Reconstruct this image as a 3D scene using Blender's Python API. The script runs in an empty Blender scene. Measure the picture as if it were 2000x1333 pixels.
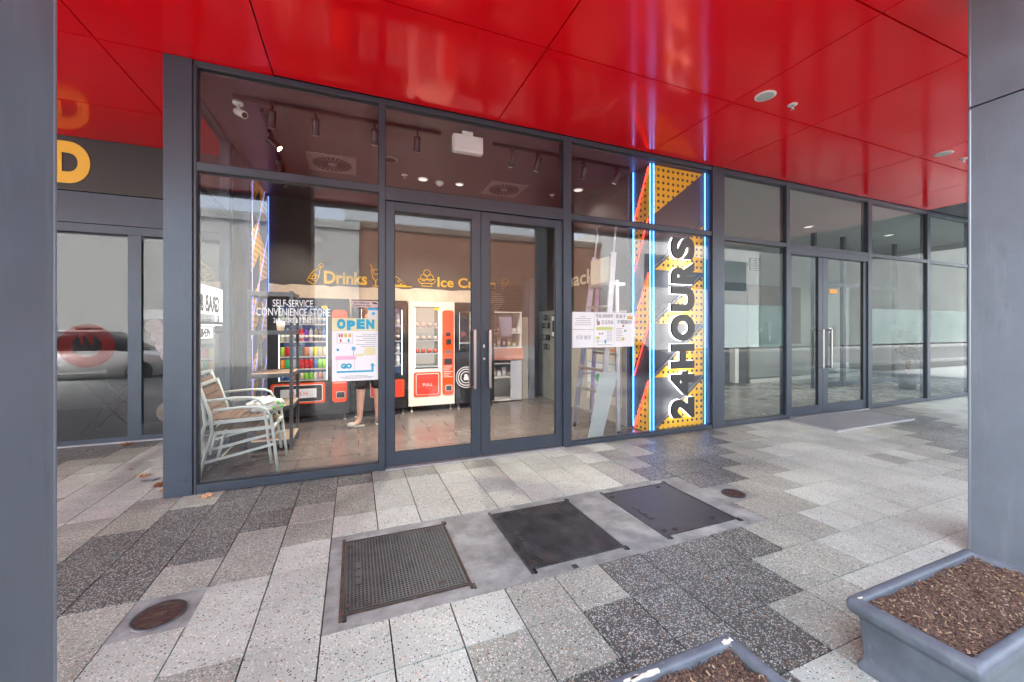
import bpy, bmesh, math, random
from mathutils import Vector, Matrix
R = random.Random(7)
S = bpy.context.scene
COL = S.collection
PI = math.pi

# ---------------------------------------------------------------- camera, sky, sun, exposure
cd = bpy.data.cameras.new('camera'); cam = bpy.data.objects.new('camera', cd); COL.objects.link(cam)
cam.location = (0, 0, 1.40); cam.rotation_euler = (PI/2, 0, -0.380)
cd.sensor_width = 36; cd.lens = 771.5/2000*36; cd.shift_y = -24.7/2000; cd.clip_start = .05; cd.clip_end = 400
S.camera = cam
W = bpy.data.worlds.new('World'); S.world = W; W.use_nodes = True
wn = W.node_tree.nodes; wl = W.node_tree.links
bg = wn['Background']; sky = wn.new('ShaderNodeTexSky'); sky.sky_type = 'NISHITA'; sky.sun_disc = False
SUN_EL, SUN_AZ = math.radians(50), math.radians(305)
sky.sun_elevation = SUN_EL; sky.sun_rotation = SUN_AZ; sky.dust_density = 3; sky.air_density = 1
hs = wn.new('ShaderNodeHueSaturation'); hs.inputs['Saturation'].default_value = .5
wl.new(sky.outputs[0], hs.inputs['Color']); wl.new(hs.outputs[0], bg.inputs['Color']); bg.inputs['Strength'].default_value = .15
sl = bpy.data.lights.new('sun', 'SUN'); sl.energy = 1.0; sl.angle = math.radians(18); sl.color = (1, .96, .9)
sun = bpy.data.objects.new('sun', sl); COL.objects.link(sun); sun.location = (0, -8, 20)
sd = Vector((math.sin(SUN_AZ)*math.cos(SUN_EL), math.cos(SUN_AZ)*math.cos(SUN_EL), math.sin(SUN_EL)))
sun.rotation_euler = sd.to_track_quat('Z', 'Y').to_euler()
S.view_settings.view_transform = 'Standard'; S.view_settings.look = 'None'; S.view_settings.gamma = 1
S.view_settings.exposure = 3.72
S.render.engine = 'CYCLES'
cy = S.cycles; cy.use_denoising = True; cy.max_bounces = 9; cy.transparent_max_bounces = 24; cy.diffuse_bounces = 4
cy.glossy_bounces = 4; cy.sample_clamp_indirect = 6; cy.caustics_reflective = False; cy.caustics_refractive = False

# ---------------------------------------------------------------- materials
MATS = {}
def nodes(name):
    m = bpy.data.materials.new(name); m.use_nodes = True
    nt = m.node_tree; return m, nt.nodes, nt.links, nt.nodes['Principled BSDF']
def L(c): return (c[0], c[1], c[2], 1)
def mat(name, col, rough=.5, metal=0, var=.0, scale=6, bump=0, bscale=80, emit=0, ecol=None, coat=0, alpha=None, spec=None, rvar=0):
    if name in MATS: return MATS[name]
    m, n, l, b = nodes(name); MATS[name] = m
    b.inputs['Base Color'].default_value = L(col); b.inputs['Roughness'].default_value = rough; b.inputs['Metallic'].default_value = metal
    if spec is not None: b.inputs['Specular IOR Level'].default_value = spec
    if coat: b.inputs['Coat Weight'].default_value = coat; b.inputs['Coat Roughness'].default_value = .08
    if emit: b.inputs['Emission Color'].default_value = L(ecol or col); b.inputs['Emission Strength'].default_value = emit
    if var or bump or rvar:
        g = n.new('ShaderNodeNewGeometry')
    if var or rvar:
        t = n.new('ShaderNodeTexNoise'); t.inputs['Scale'].default_value = scale; t.inputs['Detail'].default_value = 6; t.inputs['Roughness'].default_value = .65
        l.new(g.outputs['Position'], t.inputs['Vector'])
    if var:
        mx = n.new('ShaderNodeMix'); mx.data_type = 'RGBA'
        mx.inputs['A'].default_value = L([c*(1-var) for c in col]); mx.inputs['B'].default_value = L([min(1, c*(1+var)) for c in col])
        mr = n.new('ShaderNodeMapRange'); mr.inputs['From Min'].default_value = .32; mr.inputs['From Max'].default_value = .68
        l.new(t.outputs['Fac'], mr.inputs['Value']); l.new(mr.outputs[0], mx.inputs['Factor']); l.new(mx.outputs['Result'], b.inputs['Base Color'])
    if rvar:
        m2 = n.new('ShaderNodeMapRange'); m2.inputs['From Min'].default_value = .3; m2.inputs['From Max'].default_value = .7
        m2.inputs['To Min'].default_value = max(.02, rough-rvar); m2.inputs['To Max'].default_value = rough+rvar
        l.new(t.outputs['Fac'], m2.inputs['Value']); l.new(m2.outputs[0], b.inputs['Roughness'])
    if bump:
        t2 = n.new('ShaderNodeTexNoise'); t2.inputs['Scale'].default_value = bscale; t2.inputs['Detail'].default_value = 4
        l.new(g.outputs['Position'], t2.inputs['Vector'])
        bp = n.new('ShaderNodeBump'); bp.inputs['Strength'].default_value = bump; bp.inputs['Distance'].default_value = .01
        l.new(t2.outputs['Fac'], bp.inputs['Height']); l.new(bp.outputs[0], b.inputs['Normal'])
    return m
def wear(m, amount=.25, dark=(.03, .03, .032), sc=(9, 9, .9), thr=(.55, .8)):
    n = m.node_tree.nodes; l = m.node_tree.links; b = n['Principled BSDF']; src = b.inputs['Base Color'].links[0].from_socket
    g = n.new('ShaderNodeNewGeometry'); mp = n.new('ShaderNodeMapping'); mp.inputs['Scale'].default_value = sc; l.new(g.outputs['Position'], mp.inputs['Vector'])
    t = n.new('ShaderNodeTexNoise'); t.inputs['Scale'].default_value = 1.6; t.inputs['Detail'].default_value = 9; t.inputs['Roughness'].default_value = .72; l.new(mp.outputs[0], t.inputs['Vector'])
    r = n.new('ShaderNodeMapRange'); r.inputs['From Min'].default_value = thr[0]; r.inputs['From Max'].default_value = thr[1]; r.inputs['To Max'].default_value = amount; l.new(t.outputs['Fac'], r.inputs['Value'])
    x = n.new('ShaderNodeMix'); x.data_type = 'RGBA'; l.new(r.outputs[0], x.inputs['Factor']); l.new(src, x.inputs['A']); x.inputs['B'].default_value = L(dark); l.new(x.outputs['Result'], b.inputs['Base Color'])
def glassmat(name, r0=.05, tint=(1, 1, 1), rough=0., haze=0., hazecol=(.8, .85, .85)):
    m = bpy.data.materials.new(name); m.use_nodes = True; n = m.node_tree.nodes; l = m.node_tree.links
    n.remove(n['Principled BSDF']); out = n['Material Output']; MATS[name] = m
    g = n.new('ShaderNodeNewGeometry'); dt = n.new('ShaderNodeVectorMath'); dt.operation = 'DOT_PRODUCT'
    l.new(g.outputs['Incoming'], dt.inputs[0]); l.new(g.outputs['Normal'], dt.inputs[1])
    def mth(op, a, b=None):
        x = n.new('ShaderNodeMath'); x.operation = op
        for i, v in enumerate((a, b)):
            if v is None: continue
            if isinstance(v, (int, float)): x.inputs[i].default_value = v
            else: l.new(v, x.inputs[i])
        return x.outputs[0]
    f = mth('ADD', mth('MULTIPLY', mth('POWER', mth('SUBTRACT', 1, mth('ABSOLUTE', dt.outputs['Value'])), 5), 1-r0), r0)
    tr = n.new('ShaderNodeBsdfTransparent'); tr.inputs[0].default_value = L(tint)
    gl = n.new('ShaderNodeBsdfGlossy'); gl.inputs['Roughness'].default_value = rough
    base = tr.outputs[0]
    if haze:
        df = n.new('ShaderNodeBsdfDiffuse'); df.inputs[0].default_value = L(hazecol)
        tl = n.new('ShaderNodeBsdfTranslucent'); tl.inputs[0].default_value = L(hazecol)
        mm = n.new('ShaderNodeMixShader'); mm.inputs[0].default_value = .5; l.new(df.outputs[0], mm.inputs[1]); l.new(tl.outputs[0], mm.inputs[2])
        m3 = n.new('ShaderNodeMixShader'); m3.inputs[0].default_value = haze; l.new(tr.outputs[0], m3.inputs[1]); l.new(mm.outputs[0], m3.inputs[2]); base = m3.outputs[0]
    mx = n.new('ShaderNodeMixShader'); l.new(f, mx.inputs[0]); l.new(base, mx.inputs[1]); l.new(gl.outputs[0], mx.inputs[2])
    l.new(mx.outputs[0], out.inputs['Surface']); return m
def terrazzo(name, base, chips, s1=95, s2=150, rough=.42):
    """base cement with two sizes of stone chips; chips = list of (share, colour)"""
    m, n, l, b = nodes(name); MATS[name] = m
    g = n.new('ShaderNodeNewGeometry')
    nz = n.new('ShaderNodeTexNoise'); nz.inputs['Scale'].default_value = 2.3; nz.inputs['Detail'].default_value = 5; l.new(g.outputs['Position'], nz.inputs['Vector'])
    col = n.new('ShaderNodeMix'); col.data_type = 'RGBA'; col.inputs['A'].default_value = L([c*.86 for c in base]); col.inputs['B'].default_value = L([c*1.12 for c in base])
    mr = n.new('ShaderNodeMapRange'); mr.inputs['From Min'].default_value = .3; mr.inputs['From Max'].default_value = .7; l.new(nz.outputs['Fac'], mr.inputs['Value']); l.new(mr.outputs[0], col.inputs['Factor'])
    # tile to tile difference from the object's own random number
    oi = n.new('ShaderNodeObjectInfo'); om = n.new('ShaderNodeMapRange'); om.inputs['To Min'].default_value = .88; om.inputs['To Max'].default_value = 1.1; l.new(oi.outputs['Random'], om.inputs['Value'])
    mu = n.new('ShaderNodeMix'); mu.data_type = 'RGBA'; mu.blend_type = 'MULTIPLY'; mu.inputs['Factor'].default_value = 1
    l.new(col.outputs['Result'], mu.inputs['A']); cr = n.new('ShaderNodeCombineColor'); [l.new(om.outputs[0], cr.inputs[i]) for i in range(3)]; l.new(cr.outputs[0], mu.inputs['B'])
    cur = mu.outputs['Result']
    for sc, share_k, size in ((s1, 1., .40), (s2, .9, .42)):
        v = n.new('ShaderNodeTexVoronoi'); v.inputs['Scale'].default_value = sc; v.voronoi_dimensions = '3D'; l.new(g.outputs['Position'], v.inputs['Vector'])
        sp = n.new('ShaderNodeSeparateColor'); l.new(v.outputs['Color'], sp.inputs[0])
        ds = n.new('ShaderNodeMath'); ds.operation = 'LESS_THAN'; ds.inputs[1].default_value = size; l.new(v.outputs['Distance'], ds.inputs[0])
        rp = n.new('ShaderNodeValToRGB'); rp.color_ramp.interpolation = 'CONSTANT'; e = rp.color_ramp.elements
        pos = 0; first = True; tot = 0
        for sh, c in chips:
            if first: e[0].position = 0; e[0].color = L(c); first = False
            else:
                q = e.new(pos); q.color = L(c)
            pos += sh*share_k; tot = pos
        l.new(sp.outputs['Red'], rp.inputs[0])
        ch = n.new('ShaderNodeMath'); ch.operation = 'LESS_THAN'; ch.inputs[1].default_value = tot; l.new(sp.outputs['Red'], ch.inputs[0])
        fa = n.new('ShaderNodeMath'); fa.operation = 'MULTIPLY'; l.new(ch.outputs[0], fa.inputs[0]); l.new(ds.outputs[0], fa.inputs[1])
        mx = n.new('ShaderNodeMix'); mx.data_type = 'RGBA'; l.new(fa.outputs[0], mx.inputs['Factor']); l.new(cur, mx.inputs['A']); l.new(rp.outputs[0], mx.inputs['B']); cur = mx.outputs['Result']
    # foot-worn dirt
    n2 = n.new('ShaderNodeTexNoise'); n2.inputs['Scale'].default_value = 1.1; n2.inputs['Detail'].default_value = 8; n2.inputs['Roughness'].default_value = .7; l.new(g.outputs['Position'], n2.inputs['Vector'])
    m4 = n.new('ShaderNodeMapRange'); m4.inputs['From Min'].default_value = .35; m4.inputs['From Max'].default_value = .75; m4.inputs['To Min'].default_value = 1.05; m4.inputs['To Max'].default_value = .74; l.new(n2.outputs['Fac'], m4.inputs['Value'])
    c4 = n.new('ShaderNodeCombineColor'); [l.new(m4.outputs[0], c4.inputs[i]) for i in range(3)]
    m5 = n.new('ShaderNodeMix'); m5.data_type = 'RGBA'; m5.blend_type = 'MULTIPLY'; m5.inputs['Factor'].default_value = 1; l.new(cur, m5.inputs['A']); l.new(c4.outputs[0], m5.inputs['B'])
    vg = n.new('ShaderNodeTexVoronoi'); vg.inputs['Scale'].default_value = 5.5; l.new(g.outputs['Position'], vg.inputs['Vector'])
    sg = n.new('ShaderNodeSeparateColor'); l.new(vg.outputs['Color'], sg.inputs[0])
    a1 = n.new('ShaderNodeMath'); a1.operation = 'LESS_THAN'; a1.inputs[1].default_value = .07; l.new(vg.outputs['Distance'], a1.inputs[0])
    a2 = n.new('ShaderNodeMath'); a2.operation = 'GREATER_THAN'; a2.inputs[1].default_value = .62; l.new(sg.outputs['Green'], a2.inputs[0])
    a3 = n.new('ShaderNodeMath'); a3.operation = 'MULTIPLY'; l.new(a1.outputs[0], a3.inputs[0]); l.new(a2.outputs[0], a3.inputs[1])
    a4 = n.new('ShaderNodeMath'); a4.operation = 'MULTIPLY'; a4.inputs[1].default_value = .45; l.new(a3.outputs[0], a4.inputs[0])
    mg = n.new('ShaderNodeMix'); mg.data_type = 'RGBA'; l.new(a4.outputs[0], mg.inputs['Factor']); l.new(m5.outputs['Result'], mg.inputs['A']); mg.inputs['B'].default_value = (.12, .115, .11, 1)
    l.new(mg.outputs['Result'], b.inputs['Base Color'])
    m6 = n.new('ShaderNodeMapRange'); m6.inputs['To Min'].default_value = rough-.1; m6.inputs['To Max'].default_value = rough+.12; l.new(n2.outputs['Fac'], m6.inputs['Value']); l.new(m6.outputs[0], b.inputs['Roughness'])
    bp = n.new('ShaderNodeBump'); bp.inputs['Strength'].default_value = .12; bp.inputs['Distance'].default_value = .003
    n5 = n.new('ShaderNodeTexNoise'); n5.inputs['Scale'].default_value = 120; l.new(g.outputs['Position'], n5.inputs['Vector']); l.new(n5.outputs['Fac'], bp.inputs['Height']); l.new(bp.outputs[0], b.inputs['Normal'])
    return m
def brickmat(name, c1, c2, mortar, rough=.8, axis='XZ', sc=1):
    m, n, l, b = nodes(name); MATS[name] = m
    g = n.new('ShaderNodeNewGeometry'); sp = n.new('ShaderNodeSeparateXYZ'); l.new(g.outputs['Position'], sp.inputs[0])
    cb = n.new('ShaderNodeCombineXYZ'); l.new(sp.outputs[axis[0]], cb.inputs[0]); l.new(sp.outputs[axis[1]], cb.inputs[1])
    t = n.new('ShaderNodeTexBrick'); l.new(cb.outputs[0], t.inputs['Vector']); t.inputs['Scale'].default_value = 1
    t.inputs['Brick Width'].default_value = .24; t.inputs['Row Height'].default_value = .086; t.inputs['Mortar Size'].default_value = .008
    t.inputs['Color1'].default_value = L(c1); t.inputs['Color2'].default_value = L(c2); t.inputs['Mortar'].default_value = L(mortar)
    l.new(t.outputs[0], b.inputs['Base Color']); b.inputs['Roughness'].default_value = rough
    return m
def perfmat(name, base, hole, pitch, rad, axis='XZ'):
    m, n, l, b = nodes(name); MATS[name] = m
    g = n.new('ShaderNodeNewGeometry'); sp = n.new('ShaderNodeSeparateXYZ'); l.new(g.outputs['Position'], sp.inputs[0])
    ds = []
    for ax in axis:
        q = n.new('ShaderNodeMath'); q.operation = 'DIVIDE'; q.inputs[1].default_value = pitch; l.new(sp.outputs[ax], q.inputs[0])
        fr = n.new('ShaderNodeMath'); fr.operation = 'FRACT'; l.new(q.outputs[0], fr.inputs[0])
        su = n.new('ShaderNodeMath'); su.operation = 'SUBTRACT'; su.inputs[1].default_value = .5; l.new(fr.outputs[0], su.inputs[0])
        pw = n.new('ShaderNodeMath'); pw.operation = 'MULTIPLY'; l.new(su.outputs[0], pw.inputs[0]); l.new(su.outputs[0], pw.inputs[1]); ds.append(pw)
    ad = n.new('ShaderNodeMath'); ad.operation = 'ADD'; l.new(ds[0].outputs[0], ad.inputs[0]); l.new(ds[1].outputs[0], ad.inputs[1])
    lt = n.new('ShaderNodeMath'); lt.operation = 'LESS_THAN'; lt.inputs[1].default_value = (rad/pitch)**2; l.new(ad.outputs[0], lt.inputs[0])
    mx = n.new('ShaderNodeMix'); mx.data_type = 'RGBA'; mx.inputs['A'].default_value = L(base); mx.inputs['B'].default_value = L(hole); l.new(lt.outputs[0], mx.inputs['Factor'])
    l.new(mx.outputs['Result'], b.inputs['Base Color']); b.inputs['Roughness'].default_value = .45
    bp = n.new('ShaderNodeBump'); bp.inputs['Strength'].default_value = .6; bp.inputs['Distance'].default_value = .004; bp.invert = True; l.new(lt.outputs[0], bp.inputs['Height']); l.new(bp.outputs[0], b.inputs['Normal'])
    return m

FRAME = mat('frame_metal', (.056, .073, .098), .36, .35, var=.07, scale=3, rvar=.06)
FRAMED = mat('frame_gasket', (.012, .012, .014), .6)
CLAD = mat('column_cladding', (.14, .165, .195), .42, .25, var=.1, scale=4, rvar=.08, bump=.15, bscale=3)
CLADTRIM = mat('column_trim', (.22, .245, .28), .35, .5)
STEEL = mat('brushed_steel', (.55, .53, .5), .28, 1)
RED = mat('red_panel', (.97, .001, .008), .13, .08, var=.03, scale=.8, rvar=.04, spec=.32, bump=.35, bscale=1.3)
GLASS = glassmat('clear_glass', .045, (.985, .992, .99))
GLASSD = glassmat('lobby_glass', .028, (.93, .965, .96))
GLASSL = glassmat('tinted_glass', .06, (.75, .77, .78))
FROST = glassmat('frosted_film', .05, (.62, .78, .78), 0, .2, (.2, .36, .36))
FILM = glassmat('clear_film', .05, (.93, .96, .97), .1, .5, (.72, .82, .84))
LIGHT_T = terrazzo('light_paver', (.475, .522, .46), [(.06, (.03, .03, .032)), (.03, (.2, .16, .11)), (.015, (.45, .2, .06)), (.13, (.72, .71, .69))])
MID_T = terrazzo('mid_paver', (.30, .328, .278), [(.08, (.035, .035, .03)), (.08, (.2, .17, .12)), (.03, (.42, .2, .07)), (.25, (.62, .6, .55))])
DARK_T = terrazzo('dark_paver', (.075, .0845, .075), [(.36, (.47, .5, .465)), (.04, (.42, .22, .09)), (.12, (.2, .215, .195)), (.1, (.03, .032, .03))], 100, 140)
MORTAR = mat('mortar', (.06, .055, .045), .9, var=.3, scale=20)
CONC = mat('concrete_patch', (.25, .27, .256), .55, var=.45, scale=5, bump=.3, bscale=60, rvar=.1)
IRON = mat('cast_iron', (.085, .087, .09), .45, .6, var=.4, scale=9, rvar=.15)
RUST = mat('rusty_edge', (.075, .052, .04), .7, .3, var=.6, scale=22)
PLANT = mat('planter_glaze', (.092, .108, .13), .42, var=.25, scale=9, bump=.12, bscale=45, rvar=.1)
CHIPW = mat('bare_plaster', (.62, .56, .47), .9, var=.15, scale=40)
SOIL = mat('potting_soil', (.10, .06, .043), .95, var=.5, scale=60, bump=1, bscale=90)
BLACK = mat('black_paint', (.012, .012, .014), .35)
SATIN = mat('satin_black', (.02, .02, .023), .5)
WHITE = mat('white_paint', (.78, .77, .74), .5)
CREAM = mat('cream_enamel', (.74, .7, .61), .3)
ORANGE = mat('machine_orange', (.78, .075, .012), .35)
TEAL = mat('teal_print', (.02, .36, .55), .6)
PAPER = mat('paper', (.80, .82, .83), .6)
INK = mat('grey_ink', (.22, .23, .25), .7)
INKD = mat('dark_ink', (.05, .05, .06), .7)
YEL = mat('yellow_vinyl', (.95, .55, .02), .5)
WALLD = mat('charcoal_wall', (.075, .068, .066), .6, var=.12, scale=2)
PLASTER = mat('raw_plaster', (.74, .62, .48), .85, var=.12, scale=5)
CEILI = mat('shop_ceiling_paint', (.125, .09, .1), .42, var=.05, scale=1.5)
FTILE = mat('shop_floor_tile', (.11, .092, .08), .24, var=.12, scale=2.5, rvar=.05)
WPANEL = mat('sign_backing', (.045, .043, .052), .5)
PERF = perfmat('perforated_yellow', (.95, .50, .008), (.02, .018, .02), .085, .02)
PERFY = perfmat('perforated_yellow_side', (.92, .46, .008), (.02, .018, .02), .085, .02, 'YZ')
ALU = mat('ladder_aluminium', (.42, .42, .43), .38, .85, var=.12, scale=12)
WOOD = mat('slat_timber', (.17, .095, .045), .5, var=.25, scale=20)
CHAIRW = mat('chair_paint', (.5, .565, .53), .38, var=.06, scale=15)
CHIPB = mat('chipboard', (.42, .31, .22), .7, var=.12, scale=50)
SHELFM = mat('shelf_steel', (.10, .11, .125), .45, .5)
SKIN = mat('skin', (.45, .25, .18), .55, var=.08, scale=12)
def neon(name, c, e): return mat(name, c, .4, emit=e, ecol=c)
NBLUE = neon('blue_neon', (.05, .32, 1.), 1.0); NRED = neon('red_neon', (1., .04, .025), .4); NWHT = neon('violet_white_neon', (.42, .42, 1.), .055)
HALO = neon('letter_halo', (.95, .97, 1.), .5); LAMPE = neon('lamp_face', (1., .72, .36), 6); DOWNE = neon('downlight_diffuser', (1., .93, .84), .07)
SIGNW = neon('sign_light', (.95, .98, 1.), .11)

wear(CLAD, .35, (.30, .32, .33)); wear(CLAD, .5, (.04, .045, .05), (5, 5, 1.2), (.6, .8)); wear(FRAME, .25, (.15, .16, .17), (7, 7, 1), (.58, .8))
wear(CONC, .7, (.098, .106, .1), (3, 3, 3), (.52, .68)); wear(CONC, .45, (.37, .39, .37), (6, 6, 6), (.55, .75)); wear(IRON, .5, (.14, .12, .10), (6, 6, 6), (.55, .75)); wear(PLANT, .5, (.3, .3, .3), (14, 14, 8), (.6, .75))
# ---------------------------------------------------------------- mesh helpers
class MB:
    def __init__(s): s.v = []; s.f = []; s.smooth = set()
    def add(s, vs, fs, smooth=False):
        o = len(s.v); s.v += [tuple(v) for v in vs]
        for f in fs:
            if smooth: s.smooth.add(len(s.f))
            s.f.append(tuple(i+o for i in f))
        return s
    def box(s, x0, x1, y0, y1, z0, z1):
        return s.add([(x, y, z) for x in (x0, x1) for y in (y0, y1) for z in (z0, z1)],
                     [(0, 1, 3, 2), (4, 6, 7, 5), (0, 4, 5, 1), (2, 3, 7, 6), (0, 2, 6, 4), (1, 5, 7, 3)])
    def beam(s, p, q, w, h, up=(0, 0, 1)):
        p = Vector(p); q = Vector(q); d = (q-p).normalized(); up = Vector(up)
        if abs(d.dot(up)) > .98: up = Vector((1, 0, 0))
        a = d.cross(up).normalized()*w/2; b = a.cross(d).normalized()*h/2
        return s.add([p-a-b, p+a-b, p+a+b, p-a+b, q-a-b, q+a-b, q+a+b, q-a+b],
                     [(0, 3, 2, 1), (4, 5, 6, 7), (0, 1, 5, 4), (1, 2, 6, 5), (2, 3, 7, 6), (3, 0, 4, 7)])
    def tube(s, pts, r, n=8, cap=True, sx=1., up=(0, 0, 1)):
        pts = [Vector(p) for p in pts]; rs = r if isinstance(r, (list, tuple)) else [r]*len(pts); o = []
        for i, p in enumerate(pts):
            d = (pts[min(i+1, len(pts)-1)]-pts[max(i-1, 0)]).normalized(); u = Vector(up)
            if abs(d.dot(u)) > .95: u = Vector((0, 1, 0)) if abs(d.y) < .9 else Vector((1, 0, 0))
            a = d.cross(u).normalized(); b = a.cross(d)
            o += [p+(a*math.cos(2*PI*k/n)*sx+b*math.sin(2*PI*k/n))*rs[i] for k in range(n)]
        fs = [(i*n+k, i*n+(k+1) % n, (i+1)*n+(k+1) % n, (i+1)*n+k) for i in range(len(pts)-1) for k in range(n)]
        s.add(o, fs, True)
        if cap: 
            b0 = len(s.v)-len(o); s.f.append(tuple(b0+k for k in range(n-1, -1, -1))); s.f.append(tuple(b0+(len(pts)-1)*n+k for k in range(n)))
        return s
    def lathe(s, prof, c=(0, 0, 0), n=14, axis='Z', smooth=True):
        o = []
        for r, z in prof:
            for k in range(n):
                a = 2*PI*k/n; x, y = r*math.cos(a), r*math.sin(a)
                p = (x, y, z) if axis == 'Z' else ((x, z, y) if axis == 'Y' else (z, x, y))
                o.append((c[0]+p[0], c[1]+p[1], c[2]+p[2]))
        fl = axis == 'Y'
        m = len(prof)
        fs = [(i*n+k, i*n+(k+1) % n, (i+1)*n+(k+1) % n, (i+1)*n+k) for i in range(m-1) for k in range(n)]
        fs += [tuple(range(n-1, -1, -1)), tuple((m-1)*n+k for k in range(n))]
        if fl: fs = [tuple(reversed(f)) for f in fs]
        return s.add(o, fs, False) if not smooth else (s.add(o, fs[:-2], True), s.add_caps(o, fs[-2:]))[0]
    def add_caps(s, o, fs):
        b = len(s.v)-len(o)
        for f in fs: s.f.append(tuple(i+b for i in f))
        return s
    def prism(s, poly, to3, d):
        """poly in 2d, to3(a,b,depth)->xyz, depth from 0 to d"""
        n = len(poly); vs = [to3(a, b, 0) for a, b in poly]+[to3(a, b, d) for a, b in poly]
        return s.add(vs, [tuple(range(n)), tuple(range(2*n-1, n-1, -1))]+[(i, i+n, (i+1) % n+n, (i+1) % n) for i in range(n)])
    def xz(s, poly, y, d): return s.prism(poly, lambda a, b, k: (a, y+k, b), d)
    def yz(s, poly, x, d): return s.prism(poly, lambda a, b, k: (x+k, a, b), d)
    def xy(s, poly, z, d): return s.prism(poly, lambda a, b, k: (a, b, z+k), d)
    def mesh(s, name, off=(0, 0, 0)):
        me = bpy.data.meshes.new(name); me.from_pydata([(v[0]-off[0], v[1]-off[1], v[2]-off[2]) for v in s.v], [], s.f)
        if s.smooth: me.polygons.foreach_set('use_smooth', [i in s.smooth for i in range(len(s.f))])
        bm = bmesh.new(); bm.from_mesh(me); bmesh.ops.recalc_face_normals(bm, faces=bm.faces); bm.to_mesh(me); bm.free()
        return me
    def build(s, name, material, parent=None, bevel=0, **tagkw):
        off = WL.get(parent, (0, 0, 0)) if parent else (0, 0, 0)
        me = s.mesh(name, off); me.materials.append(material)
        return link(name, me, parent, bevel, **tagkw)
WL = {}
def link(name, me, parent=None, bevel=0, label=None, cat=None, group=None, kind=None):
    o = bpy.data.objects.new(name, me); COL.objects.link(o); o.parent = parent; WL[o] = WL.get(parent, (0, 0, 0)) if parent else (0, 0, 0)
    if bevel:
        b = o.modifiers.new('edge', 'BEVEL'); b.width = bevel; b.segments = 2; b.limit_method = 'ANGLE'
    return tag(o, label, cat, group, kind)
def tag(o, label=None, cat=None, group=None, kind=None):
    for k, v in (('label', label), ('category', cat), ('group', group), ('kind', kind)):
        if v: o[k] = v
    return o
def thing(name, label, cat, loc=(0, 0, 0), group=None, kind=None):
    o = bpy.data.objects.new(name, None); COL.objects.link(o); o.location = loc; o.empty_display_size = .1
    WL[o] = tuple(loc); return tag(o, label, cat, group, kind)
def dup(o, parent=None):
    c = o.copy(); COL.objects.link(c); c.parent = parent; WL[c] = WL.get(o, (0, 0, 0))
    for ch in list(o.children): dup(ch, c)
    return c
def bx(name, m, parent, x0, x1, y0, y1, z0, z1, bevel=0, **k): return MB().box(x0, x1, y0, y1, z0, z1).build(name, m, parent, bevel, **k)
def rrect(x0, x1, z0, z1, r, n=5):
    p = []
    for cx, cz, a0 in ((x1-r, z0+r, -PI/2), (x1-r, z1-r, 0), (x0+r, z1-r, PI/2), (x0+r, z0+r, PI)):
        p += [(cx+r*math.cos(a0+PI/2*i/n), cz+r*math.sin(a0+PI/2*i/n)) for i in range(n+1)]
    return p
def circ(cx, cz, r, n=20, sx=1.): return [(cx+r*sx*math.cos(2*PI*i/n), cz+r*math.sin(2*PI*i/n)) for i in range(n)]
def text(body, size, m, parent, name, org, right=(1, 0, 0), up=(0, 0, 1), xs=1., bold=0., ext=.0008, align='CENTER', sp=1., width=None, res=3, **k):
    cu = bpy.data.curves.new('t', 'FONT'); cu.body = body; cu.size = size; cu.align_x = align; cu.extrude = ext; cu.offset = bold; cu.space_character = sp
    cu.resolution_u = res
    to = bpy.data.objects.new('t', cu); me = bpy.data.meshes.new_from_object(to); bpy.data.objects.remove(to); bpy.data.curves.remove(cu)
    r = Vector(right); u = Vector(up); nrm = r.cross(u); off = Vector(WL.get(parent, (0, 0, 0))) if parent else Vector()
    if width and len(me.vertices):
        xx = [v.co.x for v in me.vertices]; xs = width/max(1e-6, max(xx)-min(xx)); mid = (max(xx)+min(xx))/2
        for v in me.vertices: v.co.x -= mid
    for v in me.vertices: v.co = Vector(org)+r*v.co.x*xs+u*v.co.y+nrm*v.co.z-off
    me.materials.clear(); me.materials.append(m); me.name = name
    return link(name, me, parent, **k)

# ================================================================ SETTING
D = 4.09          # shopfront glass line
CZ = 3.664        # soffit height
IC = 3.60         # shop ceiling
DL = 6.30         # takeaway front, set back
# ---- pavement: 300 mm pavers on a mortar bed, three terrazzo mixes in diagonal bands
pave = MB().box(-9, 16, -1.5, 6.4, -.25, -.014).build('pavement', MORTAR, kind='structure')
X0, DX, Y0, DY = -.1412, .2972, 1.9897, .3034
def mixof(k, j):
    i = (k-j-6) % 15
    c = 0 if i < 4 else (1 if i in (4, 5, 13, 14) else 2)
    if R.random() < .035 and c: c = 3-c
    return c
PM = [DARK_T, MID_T, LIGHT_T]
proto = []
for m in PM:
    me = MB().box(.0034, DX-.0034, .0027, DY-.0027, -.03, 0).mesh('paver'); me.materials.append(m); proto.append(me)
fx, yaw, hy = 771.5, .380, 641.8
def proj(x, y, z=0):
    d = x*math.sin(yaw)+y*math.cos(yaw)
    return None if d < .3 else (1000+(x*math.cos(yaw)-y*math.sin(yaw))/d*fx, hy-(z-1.4)/d*fx, d)
cand = []; rest = [MB(), MB(), MB()]
for k in range(-28, 54):
    for j in range(-11, 15):
        x, y = X0+DX*k, Y0+DY*j
        if (0 <= k <= 9 and 0 <= j <= 2) or (k, j) in ((10, 1), (-3, 1)): continue
        if y > D-.02 and x > -1.62: continue                      # inside the shop
        if y+DY > DL+.05: continue
        ym = min(y+DY, D+.03) if x > -1.60 else y+DY
        c = mixof(k, j); p = proj(x+DX/2, y+DY/2)
        vis = p and -30 < p[0] < 2030 and p[1] < 1400 and not (p[0] < 100) and not (p[0] > 1900)
        full = ym >= y+DY-1e-6
        cand.append((DX*DY/(p[2]**3) if vis and full else 0, k, j, c, x, y, ym))
cand.sort(reverse=True)
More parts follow.
